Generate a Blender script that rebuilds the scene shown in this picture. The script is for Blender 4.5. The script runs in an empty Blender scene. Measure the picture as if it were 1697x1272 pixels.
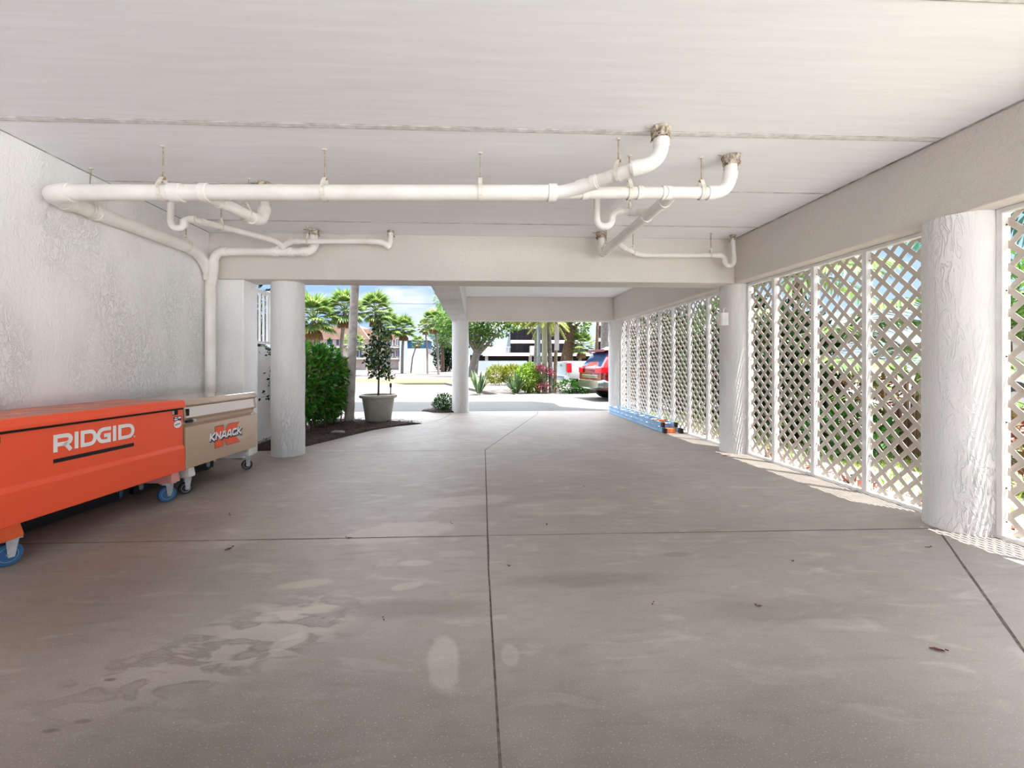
import bpy, bmesh, math, random
from mathutils import Vector, Matrix, noise, Quaternion
random.seed(7)
R = math.radians
C = bpy.context.scene.collection
V = Vector

# ------------------------------------------------------------------ helpers
def lin(r, g, b):
    f = lambda c: (c/255/12.92) if c/255 <= .04045 else ((c/255+.055)/1.055)**2.4
    return (f(r), f(g), f(b), 1)

class MB:
    """collects simple shapes; build() links them as ONE mesh object"""
    def __init__(s):
        s.v, s.f, s.m = [], [], []
    def add(s, vs, fs, mi=0):
        b = len(s.v); s.v += [tuple(v) for v in vs]
        s.f += [tuple(b+i for i in f) for f in fs]; s.m += [mi]*len(fs)
    def obox(s, o, ax, ay, az, mi=0):
        o, ax, ay, az = V(o), V(ax), V(ay), V(az)
        vs = [o, o+ax, o+ax+ay, o+ay, o+az, o+ax+az, o+ax+ay+az, o+ay+az]
        s.add(vs, [(0,3,2,1),(4,5,6,7),(0,1,5,4),(1,2,6,5),(2,3,7,6),(3,0,4,7)], mi)
    def box(s, x0, x1, y0, y1, z0, z1, mi=0):
        s.obox((x0,y0,z0), (x1-x0,0,0), (0,y1-y0,0), (0,0,z1-z0), mi)
    def quad(s, a, b, c, d, mi=0):
        s.add([a,b,c,d], [(0,1,2,3)], mi)
    def tube(s, pts, rad, n=12, mi=0, cap=True):
        pts = [V(p) for p in pts]
        if not hasattr(rad, '__len__'): rad = [rad]*len(pts)
        vs, fs = [], []
        t0 = (pts[1]-pts[0]).normalized()
        u = t0.orthogonal().normalized()
        for i, p in enumerate(pts):
            if i == 0: t = t0
            elif i == len(pts)-1: t = (pts[i]-pts[i-1]).normalized()
            else: t = ((pts[i+1]-p).normalized()+(p-pts[i-1]).normalized()).normalized()
            u = (u - t*u.dot(t)).normalized(); w = t.cross(u)
            for k in range(n):
                a = 2*math.pi*k/n
                vs.append(p+(u*math.cos(a)+w*math.sin(a))*rad[i])
        for i in range(len(pts)-1):
            for k in range(n):
                k2 = (k+1) % n
                fs.append((i*n+k, i*n+k2, (i+1)*n+k2, (i+1)*n+k))
        if cap:
            fs.append(tuple(range(n-1,-1,-1))); fs.append(tuple((len(pts)-1)*n+k for k in range(n)))
        s.add(vs, fs, mi)
    def lathe(s, prof, c=(0,0,0), n=32, mi=0, wob=0):
        c = V(c); vs, fs = [], []
        for (r, z) in prof:
            for k in range(n):
                a = 2*math.pi*k/n
                rr = r
                if wob: rr += wob*noise.noise(V((math.cos(a)*2+c.x*3, math.sin(a)*2, z*1.7)))
                vs.append(c+V((rr*math.cos(a), rr*math.sin(a), z)))
        for i in range(len(prof)-1):
            for k in range(n):
                k2 = (k+1) % n
                fs.append((i*n+k, i*n+k2, (i+1)*n+k2, (i+1)*n+k))
        fs.append(tuple(range(n-1,-1,-1))); fs.append(tuple((len(prof)-1)*n+k for k in range(n)))
        s.add(vs, fs, mi)
    def extrude(s, poly, o, eu, ev, ew, mi=0):
        """poly of (u,v) in the plane o+eu*u+ev*v, swept by ew"""
        o, eu, ev, ew = V(o), V(eu), V(ev), V(ew); n = len(poly)
        vs = [o+eu*a+ev*b for a, b in poly]+[o+eu*a+ev*b+ew for a, b in poly]
        fs = [tuple(range(n-1,-1,-1)), tuple(range(n, 2*n))]
        fs += [(i, (i+1)%n, n+(i+1)%n, n+i) for i in range(n)]
        s.add(vs, fs, mi)
    def blob(s, c, rx, ry, rz, mi=0, nu=12, nv=8, jit=0):
        c = V(c); vs, fs = [], []
        for j in range(nv+1):
            th = math.pi*j/nv
            for k in range(nu):
                a = 2*math.pi*k/nu
                d = V((math.sin(th)*math.cos(a), math.sin(th)*math.sin(a), math.cos(th)))
                q = 1+jit*noise.noise(d*2.3+c*5)
                vs.append(c+V((d.x*rx*q, d.y*ry*q, d.z*rz*q)))
        for j in range(nv):
            for k in range(nu):
                k2 = (k+1) % nu
                fs.append((j*nu+k, (j+1)*nu+k, (j+1)*nu+k2, j*nu+k2))
        s.add(vs, fs, mi)
    def leaf(s, p, d, n, L, W, mi=0, droop=.0):
        d = d.normalized(); side = d.cross(n)
        if side.length < 1e-4: side = d.orthogonal()
        side.normalize(); up = side.cross(d)
        m = p+d*L*.45
        s.add([p, m+side*W*.5+up*W*.12, p+d*L-up*L*droop, m-side*W*.5+up*W*.12, m], [(0,1,4),(1,2,4),(2,3,4),(3,0,4)], mi)
    def build(s, name, mats, parent=None, smooth=False, loc=None, bevel=0, seg=2):
        me = bpy.data.meshes.new(name)
        me.from_pydata(s.v, [], s.f)
        if not isinstance(mats, (list, tuple)): mats = [mats]
        for m in mats: me.materials.append(m)
        if len(mats) > 1: me.polygons.foreach_set('material_index', s.m)
        bm = bmesh.new(); bm.from_mesh(me)
        bmesh.ops.recalc_face_normals(bm, faces=bm.faces) if len(s.f) < 20000 and not getattr(s, 'flat', False) else None
        if bevel:
            bmesh.ops.remove_doubles(bm, verts=bm.verts, dist=1e-5)
            es = [e for e in bm.edges if len(e.link_faces) == 2 and e.calc_face_angle() > .5]
            bmesh.ops.bevel(bm, geom=es, offset=bevel, segments=seg, affect='EDGES', profile=.5, clamp_overlap=True)
        bm.to_mesh(me); bm.free()
        if smooth:
            me.polygons.foreach_set('use_smooth', [True]*len(me.polygons))
            me.set_sharp_from_angle(angle=R(38))
        o = bpy.data.objects.new(name, me); C.objects.link(o)
        if loc is not None: o.location = loc
        if parent is not None: o.parent = parent
        return o

def tag(o, label, cat, group=None, kind=None):
    o['label'] = label; o['category'] = cat
    if group: o['group'] = group
    if kind: o['kind'] = kind
    return o
def thing(name, label, cat, loc=(0,0,0), rz=0, group=None):
    o = bpy.data.objects.new(name, None); C.objects.link(o)
    o.empty_display_size = .1
    o.location = loc; o.rotation_euler = (0,0,rz)
    return tag(o, label, cat, group)
def struct(o):
    o['kind'] = 'structure'; return o
def copy_tree(o, loc, rz=None, label=None, scale=None):
    c = o.copy(); C.objects.link(c); c.location = loc
    if rz is not None: c.rotation_euler = (0,0,rz)
    if scale: c.scale = scale if hasattr(scale, '__len__') else (scale,)*3
    if label: c['label'] = label
    for ch in list(o.children):
        d = ch.copy(); C.objects.link(d); d.parent = c
        for g in list(ch.children):
            e = g.copy(); C.objects.link(e); e.parent = d
    return c

# ------------------------------------------------------------------ materials
def mat(name, col, rough=.6, metal=0, spec=.5, coat=0):
    m = bpy.data.materials.new(name); m.use_nodes = True
    b = m.node_tree.nodes['Principled BSDF']
    b.inputs['Base Color'].default_value = col
    b.inputs['Roughness'].default_value = rough
    b.inputs['Metallic'].default_value = metal
    b.inputs['Specular IOR Level'].default_value = spec
    b.inputs['Coat Weight'].default_value = coat
    return m
class NT:
    def __init__(s, m):
        s.t = m.node_tree; s.b = s.t.nodes['Principled BSDF']
    def n(s, typ, **kw):
        x = s.t.nodes.new(typ)
        for k, v in kw.items():
            if k in x.inputs.keys(): x.inputs[k].default_value = v
            else: setattr(x, k, v)
        return x
    def l(s, a, b): s.t.links.new(a, b)
    def coord(s, scale=(1,1,1), kind='Object'):
        tc = s.n('ShaderNodeTexCoord'); mp = s.n('ShaderNodeMapping')
        mp.inputs['Scale'].default_value = scale
        s.l(tc.outputs[kind], mp.inputs['Vector']); return mp.outputs['Vector']
    def noise(s, vec, scale, detail=4, rough=.55, dist=0):
        x = s.n('ShaderNodeTexNoise'); x.inputs['Scale'].default_value = scale
        x.inputs['Detail'].default_value = detail; x.inputs['Roughness'].default_value = rough
        x.inputs['Distortion'].default_value = dist
        s.l(vec, x.inputs['Vector']); return x.outputs['Fac']
    def ramp(s, fac, stops):
        x = s.n('ShaderNodeValToRGB'); e = x.color_ramp.elements
        while len(e) < len(stops): e.new(.5)
        for k, (p, c) in enumerate(stops):
            e[k].position = p; e[k].color = c if len(c) == 4 else (*c, 1)
        s.l(fac, x.inputs['Fac']); return x.outputs['Color']
    def gray(s, fac, a, b):
        x = s.n('ShaderNodeMapRange'); x.inputs['From Min'].default_value = a; x.inputs['From Max'].default_value = b
        s.l(fac, x.inputs['Value']); return x.outputs['Result']
    def mix(s, fac, a, b, mode='MIX'):
        x = s.n('ShaderNodeMix', data_type='RGBA', blend_type=mode)
        for sock, val in ((x.inputs['Factor'], fac), (x.inputs[6], a), (x.inputs[7], b)):
            if hasattr(val, 'links'): s.l(val, sock)
            else: sock.default_value = val
        return x.outputs[2]
    def math(s, op, a, b=0.0):
        x = s.n('ShaderNodeMath', operation=op)
        for i, val in enumerate((a, b)):
            if hasattr(val, 'links'): s.l(val, x.inputs[i])
            else: x.inputs[i].default_value = val
        return x.outputs[0]
    def bump(s, h, strength=.3, dist=.01):
        x = s.n('ShaderNodeBump'); x.inputs['Strength'].default_value = strength; x.inputs['Distance'].default_value = dist
        s.l(h, x.inputs['Height']); s.l(x.outputs['Normal'], s.b.inputs['Normal'])
    def color(s, c): s.l(c, s.b.inputs['Base Color'])

def stucco(name, col, scale=28, strength=.55, stretch=(1,1,.55), var=.06, worm=True):
    m = mat(name, col, .85, spec=.2); t = NT(m); v = t.coord(stretch)
    a = t.noise(v, scale, 3, .6, 1.2)
    b = t.noise(v, scale*.3, 3, .5, .8)
    rid = t.gray(t.math('ABSOLUTE', t.math('SUBTRACT', a, .5)), .0, .05)      # worm-like trowel ridges
    msk = t.gray(t.noise(v, 1.3, 3), .42, .62)
    rid = t.math('ADD', t.math('MULTIPLY', t.math('SUBTRACT', rid, 1.0), msk), 1.0)
    h = t.math('ADD', t.math('MULTIPLY', rid, .5 if worm else .15), t.math('MULTIPLY', b, 1.0))
    h = t.math('ADD', h, t.math('MULTIPLY', a, .6))
    t.bump(h, strength, .012)
    dirt = t.noise(v, .9, 4)
    c2 = tuple(x*(1-var*2.2) for x in col[:3])+(1,)
    t.color(t.mix(t.gray(dirt, .35, .7), col, c2))
    return m
def leafmat(name, cols, rough=.45, trans=.35, k=.42):
    cols = [(c[0]*k, c[1]*k, c[2]*k, 1) for c in cols]
    m = mat(name, cols[0], rough, spec=.35); t = NT(m)
    g = t.n('ShaderNodeNewGeometry')
    n = len(cols)
    c = t.ramp(g.outputs['Random Per Island'], [(i/max(1,n-1), cols[i]) for i in range(n)])
    t.color(c)
    tr = t.n('ShaderNodeBsdfTranslucent'); t.l(c, tr.inputs['Color'])
    mx = t.n('ShaderNodeMixShader'); mx.inputs['Fac'].default_value = trans
    t.l(t.b.outputs[0], mx.inputs[1]); t.l(tr.outputs[0], mx.inputs[2])
    out = [n for n in t.t.nodes if n.type == 'OUTPUT_MATERIAL'][0]
    t.l(mx.outputs[0], out.inputs['Surface'])
    return m
def noisy(name, c1, c2, scale=6, rough=.7, bump=0, bs=40, spec=.3, metal=0, lo=.35, hi=.65):
    m = mat(name, c1, rough, metal, spec); t = NT(m); v = t.coord()
    t.color(t.mix(t.gray(t.noise(v, scale, 5), lo, hi), c1, c2))
    if bump: t.bump(t.noise(v, bs, 3), bump, .01)
    return m

M = {}
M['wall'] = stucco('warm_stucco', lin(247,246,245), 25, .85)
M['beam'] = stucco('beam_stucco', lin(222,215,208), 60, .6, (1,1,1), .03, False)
M['column'] = stucco('column_stucco', lin(234,233,232), 20, 1.0, (1,1,.28), .05)
M['ceil'] = None
def ceiling_mat():
    m = mat('painted_soffit', lin(240,240,238), .8, spec=.2); t = NT(m)
    v = t.coord((.6,9,1)); a = t.noise(v, 3, 4)
    t.color(t.mix(t.gray(a, .35, .7), lin(246,247,250), lin(240,241,244)))
    t.bump(t.noise(t.coord((4,40,4)), 4, 3), .12, .004); return m
M['ceil'] = ceiling_mat()
M['seam'] = noisy('seam_filler', lin(240,239,238), lin(208,205,202), 14, .8, .3, 60)
M['dark_seam'] = noisy('dark_gap', lin(206,203,200), lin(120,116,112), 7, .9)
M['pvc'] = noisy('white_pvc', lin(240,237,232), lin(228,223,216), 3, .38, 0, spec=.45)
M['pvc2'] = noisy('white_pvc_fitting', lin(242,240,236), lin(232,228,222), 3, .35, 0, spec=.45)
M['strap'] = noisy('painted_strap', lin(232,228,220), lin(206,196,180), 18, .5, .1, 40)
M['rod'] = noisy('weathered_rod', lin(190,178,160), lin(120,98,78), 40, .6, .2, 90)
M['rust'] = noisy('rust', lin(196,172,138), lin(150,108,66), 30, .75)
M['sealant'] = noisy('fire_sealant', lin(214,204,190), lin(118,98,78), 34, .9, .9, 60)
M['white'] = noisy('white_painted_wood', lin(242,241,240), lin(228,227,226), 5, .5)
M['lattice'] = noisy('vinyl_lattice', lin(214,204,193), lin(204,194,182), 4, .5)
M['screw'] = mat('dark_screw', lin(60,58,60), .5, .5)

def floor_mat():
    m = mat('troweled_concrete', lin(170,160,150), .5, spec=.5); t = NT(m)
    v = t.coord()
    big = t.noise(v, .55, 5, .6, .4)
    c = t.ramp(big, [(.25, lin(122,115,109)), (.5, lin(136,129,123)), (.78, lin(150,144,138))])
    st = t.noise(t.coord((2.2,9,1)), 2.0, 5, .6, .3)                         # broom / trowel drag
    c = t.mix(t.math('MULTIPLY', t.gray(st, .52, .80), .40), c, lin(106,97,90))
    st2 = t.noise(t.coord((.9,2.4,1)), 3.1, 4, .55, .8)
    c = t.mix(t.math('MULTIPLY', t.gray(st2, .56, .70), .35), c, lin(172,166,160))
    # water-mark blotches where something stood and dried
    tc = t.n('ShaderNodeTexCoord').outputs['Object']
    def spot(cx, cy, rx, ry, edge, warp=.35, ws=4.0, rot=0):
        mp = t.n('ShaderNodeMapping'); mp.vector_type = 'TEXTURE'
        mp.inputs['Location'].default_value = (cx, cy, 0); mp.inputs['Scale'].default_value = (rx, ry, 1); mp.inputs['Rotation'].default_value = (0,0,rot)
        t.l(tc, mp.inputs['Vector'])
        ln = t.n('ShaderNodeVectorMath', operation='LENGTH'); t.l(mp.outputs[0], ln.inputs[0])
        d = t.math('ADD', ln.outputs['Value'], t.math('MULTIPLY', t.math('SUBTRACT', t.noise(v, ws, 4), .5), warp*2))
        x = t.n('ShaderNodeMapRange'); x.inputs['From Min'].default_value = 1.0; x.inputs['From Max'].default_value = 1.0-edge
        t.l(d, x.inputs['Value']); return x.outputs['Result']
    zone = spot(-1.0, 1.97, .66, .30, .5, .45, 2.4, .65)
    blot = t.gray(t.noise(t.coord((3,6.5,1)), 1.7, 3, .5, .5), .46, .52)
    c = t.mix(t.math('MULTIPLY', t.math('MULTIPLY', zone, blot), .42), c, lin(172,164,156))
    rim = t.math('SUBTRACT', t.gray(t.noise(t.coord((3,6.5,1)), 1.7, 3, .5, .5), .40, .45), blot)
    c = t.mix(t.math('MULTIPLY', t.math('MULTIPLY', zone, rim), .45), c, lin(94,86,80))
    for (cx, cy, rx, ry, f, ro) in ((-.13,1.80,.072,.19,.5,.1), (-.75,2.21,.11,.045,.55,.1), (-.94,2.16,.12,.05,.45,.2), (-.80,1.96,.09,.05,.5,.7), (-.93,2.47,.16,.05,.35,.2),
            (-.36,2.70,.12,.045,.4,0), (-.37,2.42,.09,.045,.35,.3), (.14,1.83,.04,.08,.35,0), (-.55,3.2,.45,.2,.4,.3), (-.1,3.9,.5,.16,.3,.2), (.75,3.7,.6,.25,.18,.1)):
        c = t.mix(t.math('MULTIPLY', spot(cx, cy, rx, ry, .25, .22, 9.0, ro), f), c, lin(174,167,160))
    for (cx, cy, rx, ry, f) in ((.62,2.45,.55,.10,.35), (1.25,2.75,.12,.05,.4), (-1.387,1.753,.030,.012,.85), (-1.39,1.518,.036,.012,.8), (-1.32,1.553,.034,.012,.6), (1.5,2.1,.6,.14,.3), (-.35,2.2,.5,.1,.35), (-2.2,3.4,.5,.4,.3)):
        c = t.mix(t.math('MULTIPLY', spot(cx, cy, rx, ry, .5, .35, 6.0), f), c, lin(84,77,71))
    for (cx, cy, rx, ry, f) in ((-.7,1.25,1.6,.85,.58), (-2.0,2.4,1.1,.9,.42), (1.0,1.3,1.3,.6,.45), (.3,.9,2.0,.6,.3)):  # broad darkening of the near floor, shade painted into the colour
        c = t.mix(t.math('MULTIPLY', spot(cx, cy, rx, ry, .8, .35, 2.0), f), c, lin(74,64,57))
    fine = t.noise(v, 160, 2)
    c = t.mix(t.math('MULTIPLY', t.gray(fine, .62, .72), .25), c, lin(235,230,224))
    c = t.mix(t.math('MULTIPLY', t.gray(fine, .38, .28), .22), c, lin(84,76,70))
    c = t.mix(1.0, c, (1.24,1.20,1.17,1), 'MULTIPLY')
    t.color(c)
    h = t.math('ADD', t.math('MULTIPLY', fine, .25), t.math('MULTIPLY', t.noise(t.coord((3,60,1)), 3, 3), .7))
    t.bump(h, .10, .004)
    t.l(t.gray(big, .0, 1.6), t.b.inputs['Roughness'])
    t.b.inputs['Roughness'].default_value = .6
    mr = t.n('ShaderNodeMapRange'); mr.inputs['To Min'].default_value = .42; mr.inputs['To Max'].default_value = .66
    t.l(st, mr.inputs['Value']); t.l(mr.outputs['Result'], t.b.inputs['Roughness'])
    return m
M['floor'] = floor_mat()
M['joint'] = noisy('joint_filler', lin(70,62,56), lin(110,100,92), 30, .9)
M['drive'] = noisy('driveway_concrete', lin(98,97,96), lin(91,90,89), 1.2, .8, .1, 60)
M['bounce_ground'] = noisy('white_bounce_ground', lin(236,236,236), lin(226,226,226), 2, .9)  # for the unseen ground added to bounce sunlight inside
M['sand'] = noisy('pale_sandy_soil', lin(226,223,216), lin(206,200,190), 9, .95, .3, 50)
M['street'] = noisy('street_asphalt', lin(98,93,86), lin(90,85,79), .6, .9)
M['gravelground'] = noisy('pale_shell_gravel', lin(104,97,92), lin(88,80,76), 5, .95, .4, 40)
M['soil'] = noisy('bark_mulch_soil', lin(70,56,50), lin(44,34,30), 22, .95, .8, 30)
M['mulch'] = leafmat('bark_chip', [lin(52,40,36), lin(84,66,58), lin(112,92,82)], .9, .0, 1.0)
M['lawn'] = noisy('lawn_soil', lin(122,122,90), lin(140,134,110), 3, .95, .3, 40)
M['verge'] = noisy('dry_grass', lin(92,90,52), lin(102,98,66), .7, .95, .5, 8)
M['grass'] = leafmat('grass_blade', [lin(92,122,44), lin(128,154,66), lin(160,168,90)], .6, .4, .85)
M['hedge'] = leafmat('hedge_leaf', [lin(20,66,16), lin(44,108,26), lin(80,146,40), lin(36,92,24), lin(120,124,44)], .3, .3, 1.0)
M['shrub_lime'] = leafmat('lime_leaf', [lin(110,160,40), lin(160,196,70), lin(196,214,110)], .45, .4, .75)
M['shrub_green'] = leafmat('green_leaf', [lin(36,92,30), lin(62,128,40), lin(92,150,56)], .4, .35)
M['shrub_dark'] = leafmat('dark_leaf', [lin(18,44,20), lin(32,70,28), lin(56,98,40)], .35, .3)
M['shrub_yellow'] = leafmat('yellow_leaf', [lin(150,170,50), lin(196,196,70), lin(120,150,40)], .5, .4)
M['teal'] = leafmat('blue_green_blade', [lin(60,130,110), lin(90,160,130), lin(50,110,90)], .45, .3)
M['palmleaf'] = leafmat('palm_blade', [lin(84,126,62), lin(126,156,80), lin(166,184,104), lin(100,140,74)], .4, .35, .62)
M['palmdry'] = leafmat('dry_frond', [lin(190,150,96), lin(170,126,84), lin(206,170,120)], .8, .3)
M['oak'] = leafmat('tree_leaf', [lin(56,104,40), lin(100,146,60), lin(146,182,84)], .5, .35, .55)
M['feather'] = leafmat('feathery_leaf', [lin(112,156,76), lin(150,186,104), lin(84,130,62)], .6, .4, .6)
M['potted'] = leafmat('glossy_dark_leaf', [lin(16,44,26), lin(30,66,34), lin(48,88,44), lin(120,150,60)], .28, .2, .8)
M['pink'] = leafmat('pink_petal', [lin(214,60,110), lin(236,120,150), lin(240,150,130)], .5, .4)
M['croton'] = leafmat('red_leaf', [lin(150,60,50), lin(200,130,110), lin(120,110,60), lin(220,160,140)], .45, .3)
M['strap_leaf'] = leafmat('strap_leaf', [lin(70,110,64), lin(104,140,88), lin(130,150,104)], .45, .25)
M['trunk'] = noisy('grey_palm_trunk', lin(178,170,164), lin(140,132,126), 9, .9, .5, 25)
M['trunk_light'] = noisy('pale_palm_trunk', lin(196,188,182), lin(158,150,144), 9, .9, .5, 25)
M['trunk_brown'] = noisy('brown_trunk', lin(140,112,92), lin(104,82,68), 7, .95, .7, 20)
M['twig'] = noisy('brown_twig', lin(96,78,62), lin(70,56,46), 20, .9)
M['pot'] = noisy('grey_plastic_pot', lin(184,180,168), lin(172,168,158), 8, .6, .1, 80)
M['metal'] = noisy('zinc_steel', lin(190,190,190), lin(150,150,152), 14, .38, 0, .5, .85)
M['rubber'] = mat('black_rubber', lin(34,34,36), .6)
M['bluewheel'] = mat('blue_rubber', lin(40,92,136), .5)
M['bluehub'] = mat('grey_blue_hub', lin(112,136,156), .5)
M['black'] = mat('black_paint', lin(20,18,20), .5)
M['black_void'] = mat('dark_recess', lin(24,12,10), .8)
M['lettering'] = mat('white_decal', lin(240,238,236), .5)
M['decal_blue'] = mat('navy_decal', lin(40,46,74), .5)
M['decal_orange'] = mat('orange_decal', lin(246,98,58), .45)
def boxpaint(name, col, dust, rough, dustamt, metal=0):
    m = mat(name, col, rough, metal, .5, .25); t = NT(m)
    m.node_tree.nodes['Principled BSDF'].inputs['Coat Roughness'].default_value = .25
    v = t.coord(); g = t.n('ShaderNodeNewGeometry')
    sp = t.n('ShaderNodeSeparateXYZ'); t.l(g.outputs['True Normal'], sp.inputs[0])
    up = t.gray(sp.outputs['Z'], .9, .99)                                    # dust lies only on the level lid
    sc = t.gray(t.noise(t.coord((1,6,6)), 14, 5, .7), .66, .72)
    c = t.mix(t.math('MULTIPLY', sc, .35), col, tuple(min(1, x*1.3+.05) for x in col[:3])+(1,))
    d = t.math('MULTIPLY', up, t.math('MULTIPLY', t.gray(t.noise(v, 6, 4), .2, .6), dustamt))
    t.color(t.mix(d, c, dust))
    t.bump(t.noise(v, 3.2, 2), .10, .02)
    mr = t.n('ShaderNodeMapRange'); mr.inputs['To Min'].default_value = rough; mr.inputs['To Max'].default_value = .8
    t.l(d, mr.inputs['Value']); t.l(mr.outputs['Result'], t.b.inputs['Roughness'])
    return m
M['orange'] = boxpaint('orange_enamel', lin(250,90,50), lin(150,128,116), .34, .8)
M['orange2'] = boxpaint('orange_enamel_skid', lin(232,96,52), lin(150,128,116), .4, .3)
M['lit_skid'] = boxpaint('lit_pink_skid', lin(226,160,150), lin(150,128,116), .4, .3)  # lit look of the far skid put into the colour
M['tan'] = boxpaint('tan_enamel', lin(190,164,136), lin(140,128,118), .22, .5, .25)
M['tan'].node_tree.nodes['Principled BSDF'].inputs['Coat Weight'].default_value = 1.0
M['tan'].node_tree.nodes['Principled BSDF'].inputs['Coat Roughness'].default_value = .06
M['ladderblue'] = noisy('blue_fibreglass', lin(158,192,220), lin(134,172,208), 6, .4)
M['alu'] = mat('aluminium', lin(214,216,220), .35, .8)
M['ladderorange'] = mat('orange_plastic', lin(240,130,60), .5)
M['carred'] = mat('red_car_paint', lin(120,8,20), .25, .1, .5, 1.0)
M['carwhite'] = mat('white_car_paint', lin(244,242,242), .3, 0, .5, 1.0)
M['glass_dark'] = mat('tinted_glass', lin(30,58,96), .06, 0, .8)
M['taillight'] = mat('red_lens', lin(210,14,34), .2, 0, .5, .6)
M['chrome'] = mat('chrome_trim', lin(206,204,202), .15, .95)
M['tyre'] = mat('tyre_rubber', lin(26,26,28), .85)
M['far_white'] = noisy('pale_render', lin(238,232,230), lin(226,218,216), .4, .9)
M['far_pink'] = noisy('pinkish_render', lin(232,216,208), lin(222,204,196), .4, .9)
M['far_roof'] = noisy('tan_roof_tile', lin(206,170,150), lin(186,150,132), .9, .9)
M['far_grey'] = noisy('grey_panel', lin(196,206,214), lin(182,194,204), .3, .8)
M['far_blue'] = mat('blue_siding', lin(76,150,206), .8)
M['far_glass'] = mat('window_pane', lin(60,72,92), .15, 0, .6)
M['far_dark'] = noisy('dark_screen', lin(64,60,66), lin(48,44,50), .6, .6)
M['far_void'] = mat('shaded_parking', lin(40,36,38), .9)
M['pole_pale'] = noisy('pale_pole', lin(206,216,226), lin(188,198,208), 4, .7)
M['pole_wood'] = noisy('pole_wood', lin(176,160,128), lin(150,132,104), 4, .9)
M['pole_green'] = noisy('smooth_green_trunk', lin(196,196,160), lin(176,178,146), 3, .8)
M['dryleaf'] = leafmat('dry_brown_leaf', [lin(126,62,40), lin(150,84,56), lin(106,50,34)], .6, .15, .55)
M['rock'] = noisy('pale_rock', lin(214,206,198), lin(186,178,170), 5, .95, .5, 10)

def dim(names, k):
    """these stand in full sun: scale their paint down to hold against the exposure"""
    for nme in names:
        for nd in M[nme].node_tree.nodes:
            for s in nd.inputs:
                if s.type == 'RGBA' and not s.is_linked and nd.type in ('MIX','BSDF_PRINCIPLED') and s.name in ('A','B','Base Color'):
                    c = s.default_value; s.default_value = (c[0]*k, c[1]*k, c[2]*k, 1)
dim(('far_white','far_pink','far_grey'), .62); dim(('far_roof','far_blue'), .45)
dim(('trunk','trunk_brown','pole_pale','pole_green','pole_wood'), .5)
dim(('rock',), .5); dim(('carwhite',), .6)
M['handle_panel'] = mat('highlight_panel', lin(232,224,212), .32, .6)  # pale metal colour stands in for the highlight on the tan enamel
EXPO, SUN, SKY, SKYFILL, REAR = 1.08, 11, 0.53, 6.1, .04
# ------------------------------------------------------------------ camera, sun, sky
PSI = R(2.525)
cam = bpy.data.cameras.new('camera'); co = bpy.data.objects.new('camera', cam); C.objects.link(co)
co.location = (0,0,1.2); co.rotation_euler = (R(90), 0, -PSI)
cam.sensor_width = 36; cam.lens = 737/1697*36
cam.shift_x = (848.5-821)/1697; cam.shift_y = -(636-602.5)/1697
cam.clip_end = 600; cam.clip_start = .02
sc = bpy.context.scene; sc.camera = co
sc.view_settings.view_transform = 'Standard'; sc.view_settings.look = 'None'
sc.view_settings.gamma = 1; sc.view_settings.use_curve_mapping = False
sc.view_settings.exposure = EXPO
sc.cycles.max_bounces = 14; sc.cycles.diffuse_bounces = 8; sc.cycles.glossy_bounces = 4
sc.cycles.transparent_max_bounces = 8; sc.cycles.transmission_bounces = 4
sc.cycles.use_denoising = True
sc.cycles.sample_clamp_indirect = 12
sun = bpy.data.lights.new('sun', 'SUN'); so = bpy.data.objects.new('sun', sun); C.objects.link(so)
sun.energy = SUN; sun.angle = R(.5); sun.color = (1, .985, .955)
so.rotation_euler = V((.18,-.18,1)).to_track_quat('Z','Y').to_euler(); so.location = (6,-6,20)

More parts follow.
